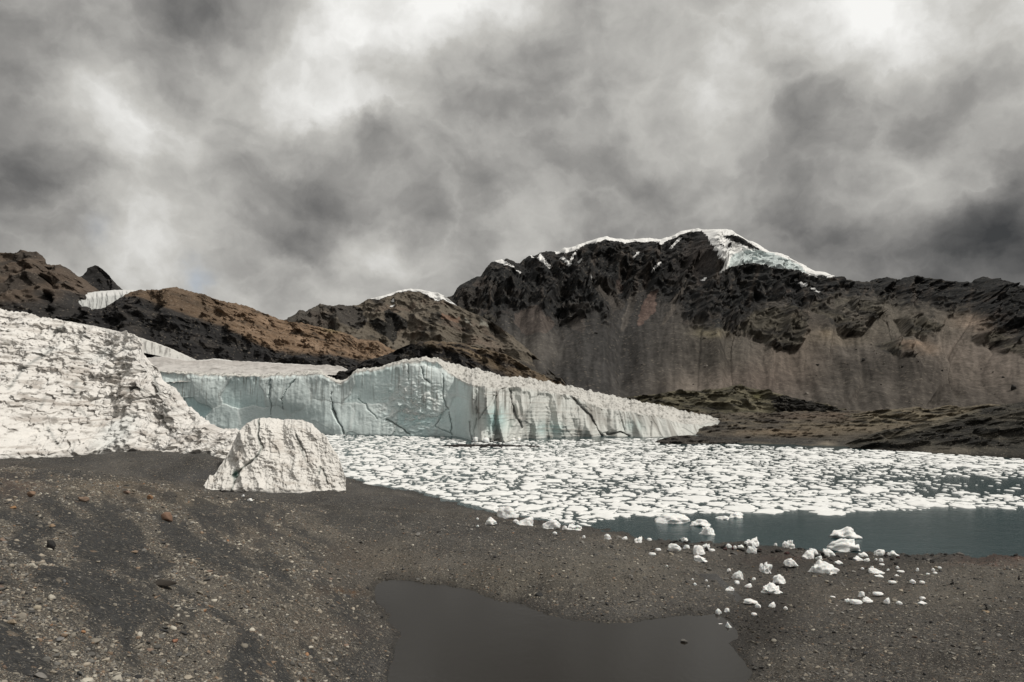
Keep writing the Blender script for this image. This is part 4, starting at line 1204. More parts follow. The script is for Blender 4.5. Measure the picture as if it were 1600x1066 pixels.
def block_colour(px, py, x, y, z, tt):
    n = len(px)
    w = fbm(x / 3, z / 3, octv=3)
    lam = fbm(x / 3.0, (z + 0.25 * x) / 0.35 + w, octv=3, gain=0.6)
    fine = fbm(x / 0.5, z / 0.5, y / 0.6, octv=4, gain=0.6)
    pat = fbm(x / 2.6, z / 2.0, octv=4)
    c = np.tile(np.array([0.745, 0.725, 0.69]), (n, 1))
    c = lerp(c, (0.56, 0.52, 0.475), sst(0.0, 0.9, pat) * 0.75)
    c = lerp(c, (0.42, 0.385, 0.345), sst(0.2, 0.8, lam + 0.3 * pat) * 0.6)
    c = lerp(c, (0.28, 0.26, 0.235), sst(0.5, 1.0, fine + 0.3 * pat) * 0.5)
    crk = np.zeros(n)
    wpx = px + 2 * fbm(x / 1.2, z / 1.2, octv=3)
    for ln, wd, a in BLK_CR:
        crk = np.maximum(crk, a * np.exp(-(line_dist(wpx, py, ln) / wd) ** 2))
    c = lerp(c, (0.16, 0.20, 0.19), 0.75 * crk)
    return lerp(c, (0.20, 0.42, 0.37), 0.8 * np.exp(-(((px - 368) / 4) ** 2 + ((py - 741) / 5) ** 2)))


ridge('ice_block', [(319, 766), (320, 758), (322, 754), (328, 742), (334, 744), (348, 722), (360, 704), (368, 684), (374, 672), (386, 662), (396, 656), (404, 653), (424, 653), (444, 656), (458, 655), (472, 656), (480, 659), (488, 662), (500, 674), (510, 682), (520, 700), (528, 712), (532, 722), (537, 738), (540, 752), (540, 762), (539, 769)],
      [(319, 769), (360, 771), (440, 772), (535, 771), (539, 771)], [(319, 99.5), (350, 104), (440, 108), (500, 107), (530, 103.5), (539, 101)], [(319, 98.6), (400, 97.2), (470, 97.2), (539, 99.5)], 300, 220, 0.85, 0.9, 24, 1.1, 5.0, block_relief, block_colour, M_ICE2,
      label='detached block of dirty white ice with a dark crack standing on gravel', cat='ice block')

# ------------------------------------------------------------------ floating ice on the lake
LAKE_ICE = [(505, 679), (700, 683), (738, 691), (800, 689), (1037, 684.5), (1067, 693), (1150, 695.5), (1262, 699.5), (1375, 703.5), (1450, 707.5), (1525, 712.5), (1600, 716), (1760, 726), (1800, 790), (1700, 797), (1600, 796), (1520, 794), (1457, 794), (1430, 799), (1343, 797), (1320, 806), (1290, 803), (1248, 797),
            (1213, 801), (1171, 797), (1140, 803), (1080, 801), (1030, 806), (985, 806), (960, 812), (935, 812), (918, 822), (900, 829), (870, 826), (850, 822), (800, 806), (740, 793), (680, 777), (620, 762), (540, 749), (500, 740)]
rs = np.random.RandomState(5)
CELL = 0.25
OX, OY = -90.0, 75.0
OCC = np.zeros((int(175 / CELL), int(270 / CELL)), bool)


def make_floes():
    cand = []
    for (n, r0, r1) in ((420, 1.8, 3.0), (2600, 1.1, 1.8), (9000, 0.6, 1.1), (16000, 0.36, 0.6), (24000, 0.2, 0.36)):
        w = rs.uniform(1 / 240.0, 1 / 84.0, n)
        Y = 1 / w
        u = rs.uniform(-0.26, 0.78, n)
        X = u * Y
        px, py = proj(X, Y, 0 * X)
        ok = poly_in(px, py, LAKE_ICE)
        X, Y, px, py = X[ok], Y[ok], px[ok], py[ok]
        ok = smooth_h(X, Y) < -0.12
        X, Y, px, py = X[ok], Y[ok], px[ok], py[ok]
        r = r0 + (r1 - r0) * rs.rand(len(X)) ** 2
        # how thickly the pack covers the water here: closed near the glacier, loose with leads towards the open water
        cov = 0.40 + 0.65 * sst(758, 712, py) + 0.45 * fbm(X / 16, Y / 26, octv=3) + 0.20 * sst(1150, 850, px) * sst(735, 790, py)
        cov -= 0.30 * np.exp(-(((px - 1420) / 140) ** 2 + ((py - 745) / 16) ** 2)) + 0.45 * np.exp(-(((px - 1560) / 90) ** 2 + ((py - 758) / 14) ** 2)) + 0.5 * np.exp(-(((px - 770) / 35) ** 2 + ((py - 790) / 7) ** 2))
        cov += 0.35 * np.exp(-((py - 790) / 7) ** 2) * (px > 1100)
        keep = rs.rand(len(X)) < np.clip(cov, 0.02, 1)
        if r1 < 0.6:
            keep &= rs.rand(len(X)) < sst(190, 120, Y) + 0.15
        for x, y, q in zip(X[keep], Y[keep], r[keep]):
            cand.append((x, y, q))
    out = []
    for x, y, r in cand:
        cx, cy, k = int((x - OX) / CELL), int((y - OY) / CELL), max(1, int(r * 0.80 / CELL))
        sl = OCC[max(cy - k, 0):cy + k + 1, max(cx - k, 0):cx + k + 1]
        if sl.size == 0 or sl.mean() > (0.26 if y < 150 else 0.55):
            continue
        sl[:] = True
        out.append((x, y, r))
    return np.array(out)


FL = make_floes()
FLH = np.clip(0.04 + 0.06 * FL[:, 2] * rs.uniform(0.4, 2.0, len(FL)), 0.05, 0.28)
FSZ = FL[:, 2] / FL[:, 1]
order = np.argsort(-FSZ)
NIND = 290


def floe_np(n, K, rng):
    """n unit floes: irregular outline, bevelled shoulder, lumpy top; returns verts (n, 3K+1, 3) and faces"""
    ang = (np.arange(K) + rng.uniform(-0.3, 0.3, (n, K))) * 2 * np.pi / K
    rad = rng.uniform(0.62, 1.12, (n, K))
    el = rng.uniform(0.6, 1.0, (n, 1)); rot = rng.uniform(0, 6.28, (n, 1))
    cx = np.cos(ang) * rad; cy = np.sin(ang) * rad * el
    X = cx * np.cos(rot) - cy * np.sin(rot); Y = cx * np.sin(rot) + cy * np.cos(rot)
    V = np.zeros((n, 3 * K + 1, 3))
    V[:, :K, 0] = X; V[:, :K, 1] = Y; V[:, :K, 2] = -0.35
    s = rng.uniform(0.90, 1.0, (n, K))
    V[:, K:2 * K, 0] = X * s; V[:, K:2 * K, 1] = Y * s; V[:, K:2 * K, 2] = rng.uniform(0.35, 0.8, (n, K))
    s = rng.uniform(0.45, 0.75, (n, K))
    V[:, 2 * K:3 * K, 0] = X * s; V[:, 2 * K:3 * K, 1] = Y * s; V[:, 2 * K:3 * K, 2] = rng.uniform(0.6, 1.35, (n, K))
    V[:, 3 * K, 2] = rng.uniform(0.7, 1.3, n)
    F_ = []
    for i in range(K):
        j = (i + 1) % K
        for a in (0, K):
            F_ += [(a + i, a + j, a + K + j), (a + i, a + K + j, a + K + i)]
        F_.append((2 * K + i, 2 * K + j, 3 * K))
    return V, np.array(F_)


rest = order[NIND:]
V, Fc = floe_np(len(rest), 8, rs)
V[:, :, :2] *= FL[rest, 2][:, None, None]
V[:, :, 2] *= FLH[rest][:, None]
V[:, :, 0] += FL[rest, 0][:, None]; V[:, :, 1] += FL[rest, 1][:, None]
nv = V.shape[1]
FF = (Fc[None] + (np.arange(len(rest)) * nv)[:, None, None]).reshape(-1, 3)
obj('brash_ice', mesh_np('brash_ice', V.reshape(-1, 3), FF, False), M_FLOE, kind='stuff', label='closed pack of small white ice floes and brash covering the lake', cat='floating ice')

# floe shapes shared by the floes that can be told apart
V, Fc = floe_np(26, 14, rs)
FSHAPE = []
for i in range(26):
    me = mesh_np('floe_shape', V[i], Fc, False)
    bm = bmesh.new(); bm.from_mesh(me)
    bmesh.ops.subdivide_edges(bm, edges=bm.edges[:], cuts=1, use_grid_fill=True)
    co = np.array([v.co[:] for v in bm.verts])
    dz = 0.22 * fbm(co[:, 0] * 3 + i * 3.1, co[:, 1] * 3, octv=3, gain=0.6)
    dr = 0.05 * fbm(co[:, 0] * 5, co[:, 1] * 5 + i, co[:, 2], octv=2)
    for v, a, b in zip(bm.verts, dz, dr):
        if v.co.z > 0:
            v.co.z = max(0.05, v.co.z + a)
        v.co.x *= 1 + b; v.co.y *= 1 + b
    bm.to_mesh(me); bm.free()
    me.polygons.foreach_set('use_smooth', np.ones(len(me.polygons), bool))
    me.materials.append(M_FLOE)
    FSHAPE.append(me)
for i in order[:NIND]:
    x, y, r = FL[i]
    o = bpy.data.objects.new('ice_floe', FSHAPE[rs.randint(26)])
    o.location = (x, y, 0.0)
    o.rotation_euler = (0, 0, rs.uniform(0, 6.28))
    o.scale = (r, r, FLH[i])
    px, py = proj(x, y, 0)
    COL.objects.link(o)
    if r > 1.7:
        o['label'] = ('very broad flat white ice floe, among the largest in the pack' if r > 2.3 else 'broad flat white ice floe drifting in the loose pack'); o['group'] = 'largest floes in the pack' if r > 2.3 else 'broad floes in the pack'
    elif py > 785 and px > 1100:
        o['label'] = 'small white ice floe along the edge of the open water'; o['group'] = 'floes along the open water edge'
    elif px < 920:
        o['label'] = 'small white ice floe drifting off the black gravel shore'; o['group'] = 'floes off the gravel shore'
    else:
        o['label'] = 'small white ice floe in the middle of the loose pack'; o['group'] = 'floes in the loose pack'
    o['category'] = 'ice floe'

# ------------------------------------------------------------------ stranded and single pieces of ice
ICO = {}


def ico(sub):
    if sub not in ICO:
        bm = bmesh.new()
        bmesh.ops.create_icosphere(bm, subdivisions=sub, radius=1)
        bm.verts.ensure_lookup_table()
        v = np.array([q.co[:] for q in bm.verts]); f = np.array([[a.index for a in q.verts] for q in bm.faces])
        bm.free()
        ICO[sub] = (v, f)
    return ICO[sub]


def ice_chunk(seed, form, sub=4):
    """one lump of ice, 1 unit wide and high: rounded, faceted, scalloped by melting; base flat at z=0"""
    rng = np.random.RandomState(seed)
    v, f = ico(sub)
    p = v.copy()
    q = rng.uniform(0, 50, 3)
    # planar facets
    for k in range(rng.randint(5, 9)):
        nrm = rng.normal(size=3); nrm[2] = abs(nrm[2]) * 0.8; nrm /= np.linalg.norm(nrm)
        dd = rng.uniform(0.60, 0.9)
        h = p @ nrm
        p = np.where((h > dd)[:, None], p - (h - dd)[:, None] * nrm * 0.9, p)
    n1 = fbm(v[:, 0] * 1.3 + q[0], v[:, 1] * 1.3 + q[1], v[:, 2] * 1.3 + q[2], octv=2)
    n2 = fbm(v[:, 0] * 3.2 + q[1], v[:, 1] * 3.2 + q[2], v[:, 2] * 3.2 + q[0], octv=3, gain=0.55)
    am = {'lump': 0.28, 'wedge': 0.22, 'slab': 0.2, 'knobbed': 0.5, 'crest': 0.42}[form]
    p = p * (1 + am * n1 + 0.13 * n2)[:, None]
    x, y, z = p[:, 0].copy(), p[:, 1].copy(), p[:, 2].copy()
    if form == 'wedge':
        z = z * (0.9 + 0.55 * x * (1 if rng.rand() > 0.5 else -1))
    if form == 'crest':
        top = np.exp(-((x - rng.uniform(-0.2, 0.2)) / 0.75) ** 2)
        z = np.where(z > 0, z * (0.5 + 0.6 * top), z)
        z += 0.35 * np.exp(-((x - rng.choice([-0.8, 0.8])) / 0.14) ** 2) * (v[:, 2] > 0.1)
    if form == 'knobbed':
        z += 0.45 * np.clip(n2, 0, 1) * (v[:, 2] > 0)
    z = np.where(z < -0.25, -0.25 + (z + 0.25) * 0.15, z)
    x = (x - x.min()) / (x.max() - x.min()) - 0.5
    y = (y - y.min()) / (y.max() - y.min()) - 0.5
    z = (z - z.min()) / (z.max() - z.min())
    me = mesh_np('ice_chunk', np.c_[x, y, z], f, True)
    me.materials.append(M_CHUNK)
    return me


# column, row of its foot, width and height in photo pixels, form, label (None: one of its set)
BEACH = [
    (1053, 818, 54, 12, 'slab', 'broad flat white floe alone in the dark open water', 'w'), (1096, 823, 33, 10, 'crest', 'smaller peaked floe beside the broad flat floe in open water', 'w'), (1105, 836, 27, 13, 'knobbed', 'knobbly floe with bright reflection near the stony shore', 'w'),
    (1152, 810, 26, 8, 'crest', 'ragged floe just off the edge of the ice pack', 'w'), (1131, 812, 22, 5, 'slab', 'thin floe touching the ragged floe off the pack edge', 'w'),
    (1324, 842, 46, 17, 'crest', 'two-tiered floe with a pointed ledge floating close to shore', 'w'), (1322, 862, 52, 19, 'crest', 'large arched white ice lump grounded at the water line', 'g'), (1070, 846, 13, 6, 'lump', 'small round floe between shore and open water', 'w'),
    (1178, 854, 23, 14, 'knobbed', 'knobbly ice lump at the water edge above a round one', 'g'), (1176, 865, 16, 11, 'lump', 'round ice lump on the stones below a knobbly one', 'g'), (1234, 857, 18, 13, 'knobbed', 'spiky ice lump on the dark stones at the water line', 'g'),
    (1272, 867, 15, 9, 'lump', 'smooth domed ice lump behind a split one', 'g'), (1264, 874, 20, 14, 'wedge', 'split wedge of ice at the beach edge', 'g'), (1296, 870, 21, 11, 'wedge', 'tilted ice slab beside the large arched lump', 'g'), (1281, 876, 10, 7, 'knobbed', None, 'g'),
    (1376, 868, 17, 9, 'lump', 'domed ice lump with a low tail at the water line', 'g'), (1398, 869, 18, 7, 'crest', 'bone-shaped ice piece at the water line', 'g'), (1350, 871, 15, 7, 'crest', None, 'g'), (1341, 878, 16, 8, 'crest', None, 'g'), (1355, 878, 10, 5, 'wedge', None, 'g'), (1377, 879, 8, 6, 'lump', None, 'g'),
    (1311, 882, 13, 5, 'crest', None, 'g'), (1292, 897, 46, 19, 'crest', 'big pointed ice lump with a round knob lying on wet gravel', 'g'), (1238, 885, 22, 11, 'slab', 'loaf-shaped ice piece on wet gravel', 'g'), (1197, 896, 22, 17, 'knobbed', 'tall bulky ice lump on the gravel', 'g'),
    (1154, 906, 18, 13, 'wedge', 'wedge of ice leaning on the gravel', 'g'), (1152, 912, 8, 4, 'slab', None, 'g'), (1170, 919, 11, 6, 'wedge', None, 'g'), (1178, 907, 7, 4, 'lump', None, 'g'), (1219, 912, 22, 12, 'crest', 'flat ice piece with one upright horn', 'g'), (1142, 926, 16, 8, 'slab', 'small loaf of ice on stony ground', 'g'),
    (1209, 928, 32, 14, 'knobbed', 'long lumpy ice piece with a flat tail', 'g'), (1174, 944, 22, 7, 'slab', 'thin tilted ice blade on the gravel', 'g'), (1185, 951, 9, 7, 'lump', None, 'g'), (1207, 950, 11, 8, 'wedge', None, 'g'), (1123, 960, 9, 8, 'lump', None, 'g'), (1136, 957, 9, 6, 'lump', None, 'g'),
    (1228, 953, 6, 5, 'lump', None, 'g'), (1179, 962, 9, 4, 'slab', None, 'g'), (1127, 980, 10, 5, 'slab', None, 'g'), (1140, 985, 11, 11, 'wedge', 'upright ice lump beside the brown pond', 'g'), (1373, 898, 23, 8, 'wedge', 'long tapering ice piece on the wet beach', 'g'), (1347, 933, 11, 8, 'lump', None, 'g'),
    (1374, 931, 16, 5, 'slab', None, 'g'), (1355, 939, 13, 5, 'crest', None, 'g'), (1340, 945, 19, 7, 'slab', None, 'g'), (1358, 942, 16, 4, 'slab', None, 'g'), (1325, 942, 9, 6, 'crest', None, 'g'), (1387, 944, 9, 9, 'wedge', None, 'g'), (1406, 945, 9, 5, 'lump', None, 'g'), (1443, 938, 9, 5, 'slab', None, 'g'),
    (1442, 945, 14, 4, 'crest', None, 'g'), (1396, 912, 12, 4, 'slab', None, 'g'), (1427, 912, 9, 6, 'lump', None, 'g'), (1442, 912, 8, 4, 'slab', None, 'g'), (1402, 902, 7, 4, 'lump', None, 'g'), (1375, 903, 14, 4, 'crest', None, 'g'), (1409, 895, 11, 3, 'slab', None, 'g'), (1434, 893, 5, 5, 'lump', None, 'g'),
    (1459, 893, 5, 5, 'lump', None, 'g'), (1469, 889, 6, 3, 'slab', None, 'g'), (1403, 889, 5, 4, 'lump', None, 'g'), (1388, 892, 5, 3, 'lump', None, 'g'), (1379, 884, 8, 3, 'slab', None, 'g'), (1363, 888, 6, 3, 'lump', None, 'g'), (1348, 890, 5, 3, 'lump', None, 'g'), (1302, 935, 8, 3, 'slab', None, 'g'), (1308, 949, 5, 3, 'lump', None, 'g'),
    (1369, 877, 5, 4, 'lump', None, 'g'), (1139, 856, 9, 6, 'lump', None, 'g'), (1148, 858, 7, 5, 'lump', None, 'g'), (1158, 857, 10, 5, 'crest', None, 'g'), (1212, 853, 6, 4, 'lump', None, 'w'), (1284, 868, 6, 4, 'lump', None, 'g'), (1462, 897, 7, 3, 'slab', None, 'g'), (1451, 899, 6, 3, 'slab', None, 'g'),
    (794, 811, 34, 18, 'lump', 'largest rounded ice boulder stranded on the black gravel spit', 'g'), (767, 820, 19, 11, 'wedge', 'small faceted ice lump left of the largest ice boulder', 'g'), (820, 822, 27, 14, 'wedge', 'faceted ice block between two rounded boulders on the spit', 'g'), (862, 826, 28, 14, 'lump', 'rounded ice boulder at the end of the stranded row', 'g'),
    (897, 829, 25, 9, 'knobbed', 'low knobbly ice heap at the tip of the spit', 'g'), (806, 817, 9, 5, 'lump', None, 'g'), (882, 828, 9, 6, 'lump', None, 'g'), (867, 835, 7, 4, 'lump', None, 'g'), (912, 841, 6, 4, 'lump', None, 'g'), (950, 843, 12, 8, 'lump', 'round ice lump alone on the gravel bank', 'g'), (976, 844, 9, 5, 'wedge', None, 'g'),
    (998, 850, 13, 11, 'knobbed', 'stacked ice lump on the gravel bank', 'g'), (1015, 845, 8, 4, 'slab', None, 'w'), (1055, 861, 21, 11, 'lump', 'oval ice lump at the water edge near a stacked pair', 'g'), (1073, 858, 11, 6, 'lump', None, 'g'), (1094, 867, 20, 14, 'wedge', 'blocky ice chunk leaning on another at the water edge', 'g'), (1103, 859, 14, 9, 'knobbed', 'knobbly ice chunk behind the blocky leaning one', 'g'),
    (1096, 879, 24, 10, 'crest', 'flat peaked ice piece below the leaning pair', 'g'), (1020, 868, 11, 4, 'slab', None, 'g'), (1113, 862, 10, 4, 'slab', None, 'g'), (1139, 893, 7, 4, 'lump', None, 'g'), (1029, 861, 9, 4, 'slab', None, 'g'), (1042, 886, 4, 3, 'lump', None, 'g'), (1086, 915, 5, 4, 'lump', None, 'g'), (1082, 907, 4, 3, 'lump', None, 'g'),
    (1104, 909, 4, 3, 'lump', None, 'g'), (1107, 918, 4, 3, 'lump', None, 'g'), (1152, 913, 7, 4, 'lump', None, 'g'), (746, 824, 5, 3, 'lump', None, 'g'), (746, 812, 4, 3, 'lump', None, 'g'), (390, 783, 9, 4, 'knobbed', 'white ice crumb lying before the detached ice block', 'g'), (379, 776, 5, 3, 'lump', 'tiny ice crumb beside the foot of the detached block', 'g')]
SMALL = [ice_chunk(900 + i, ['lump', 'slab', 'wedge', 'crest', 'lump', 'knobbed'][i], 3) for i in range(6)]
for i, (px, py, w, h, form, lab, where) in enumerate(BEACH):
    if where == 'w':
        p = water_hit(px, py, 0.0); sink = 0.22
    else:
        p = ground_hit(px, py)
        if p[2] < 0.0:
            p = water_hit(px, py, 0.0)
        sink = 0.10
    m = p[1] / F
    if lab is None:
        me = SMALL[{'lump': (0, 4)[i % 2], 'slab': 1, 'wedge': 2, 'crest': 3, 'knobbed': 5}[form]]
        place = 'at the edge of the brown pond' if py > 945 and px < 1240 else 'on the black gravel spit' if px < 930 else 'along the stony bank of the lake' if px < 1130 else 'among the larger lumps on wet gravel' if px < 1320 else 'on the open beach towards the cairns' if py > 905 else 'on the beach just above the water line'
        lab2, grp = ('little %s ice crumb afloat beside the stony shore' % form, 'ice crumbs afloat') if where == 'w' else ('little %s of ice %s' % ({'lump': 'round lump', 'slab': 'flat sliver', 'wedge': 'wedge', 'crest': 'ragged bit', 'knobbed': 'knobbly bit'}[form], place), 'ice crumbs ' + place)
    else:
        me, lab2, grp = ice_chunk(40 + i, form), lab, 'pieces of ice along the shore'
    H = h * m * 1.0
    o = obj('ice_chunk', me, None, label=lab2, cat='ice chunk', group=grp)
    dep = max(w * 0.75, h) * m
    o.location = (p[0], p[1] + dep * 0.4, p[2] - sink * H)
    o.scale = (w * m * 1.05, dep, H * (1 + sink))
    o.rotation_euler = (0, 0, rs.uniform(-0.35, 0.35))

# blocks fallen from the prow of the cliff
rb = np.random.RandomState(21)
for k in range(22):
    px = 742 + 72 * rb.rand() ** 1.2
    w = rb.uniform(6, 15) * (1.15 - (px - 742) / 130)
    py = 687 + 5 * rb.rand() - 0.02 * (px - 742)
    p = water_hit(px, py, 0.0)
    m = p[1] / F
    o = obj('fallen_ice_block', SMALL[rb.randint(6)], None, label='tumbled white ice block at the foot of the glacier prow', cat='ice block', group='blocks fallen from the glacier prow')
    o.location = (p[0], p[1], -0.15 * w * m * 0.7)
    o.scale = (w * m, w * m * 0.9, w * m * rb.uniform(0.5, 0.95))
    o.rotation_euler = (rb.uniform(-0.3, 0.3), rb.uniform(-0.3, 0.3), rb.uniform(0, 6.28))

# ------------------------------------------------------------------ stones
def stone_mesh(seed, sub=2, flat=0.6):
    rng = np.random.RandomState(seed)
    v, f = ico(sub)
    p = v.copy()
    for k in range(rng.randint(7, 12)):
        nrm = rng.normal(size=3); nrm /= np.linalg.norm(nrm)
        dd = rng.uniform(0.4, 0.75)
        h = p @ nrm
        p = np.where((h > dd)[:, None], p - (h - dd)[:, None] * nrm, p)
    q = rng.uniform(0, 40, 3)
    p = p * (1 + 0.16 * fbm(v[:, 0] * 2 + q[0], v[:, 1] * 2 + q[1], v[:, 2] * 2 + q[2], octv=2))[:, None]
    p *= np.array([1.0, rng.uniform(0.6, 0.95), rng.uniform(flat * 0.7, flat * 1.2)])
    return mesh_np('stone_shape', p, f, False)


def ground_sample(n, wlo, whi, rng, ulo=-0.75, uhi=0.75):
    u = rng.uniform(ulo, uhi, n); w = rng.uniform(wlo, whi, n)
    iu = np.interp(u, GU, np.arange(len(GU))); iw = np.interp(-w, -GW, np.arange(len(GW)))
    a = iu.astype(int).clip(0, len(GU) - 2); b = iw.astype(int).clip(0, len(GW) - 2)
    fu, fw = iu - a, iw - b
    def bl(A):
        return (A[b, a] * (1 - fu) + A[b, a + 1] * fu) * (1 - fw) + (A[b + 1, a] * (1 - fu) + A[b + 1, a + 1] * fu) * fw
    Y = 1 / w
    global LAST_WET
    LAST_WET = bl(GWET)
    return u * Y, Y, bl(GZ), bl(GPEB)


TINTS = np.array([[0.35, 0.31, 0.255], [0.28, 0.255, 0.215], [0.21, 0.20, 0.185], [0.14, 0.135, 0.125], [0.075, 0.074, 0.072], [0.25, 0.185, 0.135], [0.31, 0.18, 0.105], [0.45, 0.42, 0.36], [0.19, 0.14, 0.11], [0.045, 0.045, 0.046]])
TP_SLOPE = np.array([0.17, 0.21, 0.18, 0.12, 0.10, 0.05, 0.005, 0.10, 0.03, 0.04]); TP_SLOPE /= TP_SLOPE.sum()
TP_BEACH = np.array([0.06, 0.13, 0.21, 0.23, 0.17, 0.02, 0.002, 0.04, 0.02, 0.114]); TP_BEACH /= TP_BEACH.sum()


def pick_tint(x, y, z, rng):
    slope = (z > 3.2) & (x < 0) & (y < 75)
    i = np.where(slope, rng.choice(10, len(x), p=TP_SLOPE), rng.choice(10, len(x), p=TP_BEACH))
    t = TINTS[i] * rng.uniform(0.75, 1.2, (len(x), 1))
    return i, t, slope


# gravel: too much to count
src = bpy.data.collections.new('gravel_shapes')
for i in range(9):
    me = stone_mesh(300 + i, 1 if i < 5 else 2)
    me.materials.append(M_PEB)
    src.objects.link(bpy.data.objects.new('pebble_shape', me))
rg = np.random.RandomState(77)
X, Y, Z, PB = ground_sample(420000, 1 / 112.0, 1 / 13.0, rg)
szpx = 1.7 + 1.9 * rg.pareto(2.7, len(X))
size = np.clip(szpx * Y / F * 0.5, 0.012, 0.16)
slope = (Z > 3.2) & (X < 0) & (Y < 75)
prob = np.where(slope, 0.03 + 1.1 * PB ** 1.8, 0.10 + 0.5 * PB) * np.where(Y > 75, 0.45, 1)
under = (Z < 0.02) | ((Z < PZ + 0.02) & (X > -9.2) & (X < 13.6) & (Y < 54) & (Y > 27) & (smooth_h(X, Y) < PZ + 0.15))
ok = (rg.rand(len(X)) < prob) & ~under
WT = LAST_WET[ok]
X, Y, Z, size = X[ok], Y[ok], Z[ok], size[ok]
ti, tt_, _ = pick_tint(X, Y, Z, rg)
tt_ = tt_ * (1 - 0.68 * np.clip(WT, 0, 1))[:, None]            # wet stones are darker
n = len(X)
gm = bpy.data.meshes.new('gravel')
gm.vertices.add(n)
gm.vertices.foreach_set('co', np.c_[X, Y, Z + size * 0.15].astype(np.float32).ravel())
def attr(name, typ, key, arr):
    a = gm.attributes.new(name, typ, 'POINT')
    a.data.foreach_set(key, np.ascontiguousarray(arr).ravel())
attr('tint', 'FLOAT_COLOR', 'color', np.c_[tt_, np.ones(n)].astype(np.float32))
attr('scl', 'FLOAT_VECTOR', 'vector', (size[:, None] * rg.uniform(0.75, 1.25, (n, 3))).astype(np.float32))
attr('rot', 'FLOAT_VECTOR', 'vector', np.c_[rg.uniform(-0.5, 0.5, (n, 2)), rg.uniform(0, 6.28, n)].astype(np.float32))
attr('pick', 'INT', 'value', rg.randint(0, 9, n).astype(np.int32))
gravel = obj('gravel', gm, None, kind='stuff', label='tan, grey and black gravel strewn over the moraine', cat='gravel')
ng = bpy.data.node_groups.new('scatter_gravel', 'GeometryNodeTree')
ng.interface.new_socket('Geometry', in_out='INPUT', socket_type='NodeSocketGeometry')
ng.interface.new_socket('Geometry', in_out='OUTPUT', socket_type='NodeSocketGeometry')
N = ng.nodes.new
gi, go = N('NodeGroupInput'), N('NodeGroupOutput')
ci = N('GeometryNodeCollectionInfo'); ci.inputs[0].default_value = src; ci.inputs['Separate Children'].default_value = True; ci.inputs['Reset Children'].default_value = True
iop = N('GeometryNodeInstanceOnPoints')
def named(nm, dt):
    a = N('GeometryNodeInputNamedAttribute'); a.data_type = dt; a.inputs[0].default_value = nm
    return a.outputs[0]
lk = ng.links.new
lk(gi.outputs[0], iop.inputs['Points']); lk(ci.outputs[0], iop.inputs['Instance'])
iop.inputs['Pick Instance'].default_value = True
lk(named('pick', 'INT'), iop.inputs['Instance Index'])
er = N('FunctionNodeEulerToRotation'); lk(named('rot', 'FLOAT_VECTOR'), er.inputs[0]); lk(er.outputs[0], iop.inputs['Rotation'])
lk(named('scl', 'FLOAT_VECTOR'), iop.inputs['Scale'])
lk(iop.outputs[0], go.inputs[0])
md = gravel.modifiers.new('scatter', 'NODES'); md.node_group = ng

# single stones that stand out from the gravel
SSH = []
for i in range(14):
    me = stone_mesh(500 + i, 3, 0.65)
    me.materials.append(M_STONE)
    SSH.append(me)
CN = ['tan', 'buff', 'grey', 'dull grey', 'dark grey', 'brown', 'orange', 'pale', 'reddish brown', 'black']
X, Y, Z, PB = ground_sample(3000, 1 / 80.0, 1 / 14.0, rg, -0.66, 0.66)
under = (Z < 0.1) | ((Z < PZ + 0.1) & (X > -9.5) & (X < 14) & (Y < 56) & (Y > 26))
ok = ~under & (rg.rand(len(X)) < 0.25 + PB)
X, Y, Z = X[ok][:280], Y[ok][:280], Z[ok][:280]
ti, tt_, slp = pick_tint(X, Y, Z, rg)
for x, y, z, i, t, sl in zip(X, Y, Z, ti, tt_, slp):
    r = rg.uniform(7, 13) * y / F * 0.5
    o = bpy.data.objects.new('stone', SSH[rg.randint(14)])
    COL.objects.link(o)
    o.location = (x, y, z + r * 0.18)
    o.scale = (r * rg.uniform(0.8, 1.3), r, r * rg.uniform(0.7, 1.1))
    o.rotation_euler = (rg.uniform(-0.3, 0.3), rg.uniform(-0.3, 0.3), rg.uniform(0, 6.28))
    o.color = (t[0], t[1], t[2], 1)
    where = 'lying in the pebble streaks of the moraine slope' if sl else ('on the gravel beach between pond and lake' if x > 5 else 'on the low gravel berm above the pond')
    o['label'] = '%s stone %s' % (CN[i], where)
    o['group'] = '%s stones %s' % (CN[i], where)
    o['category'] = 'stone'

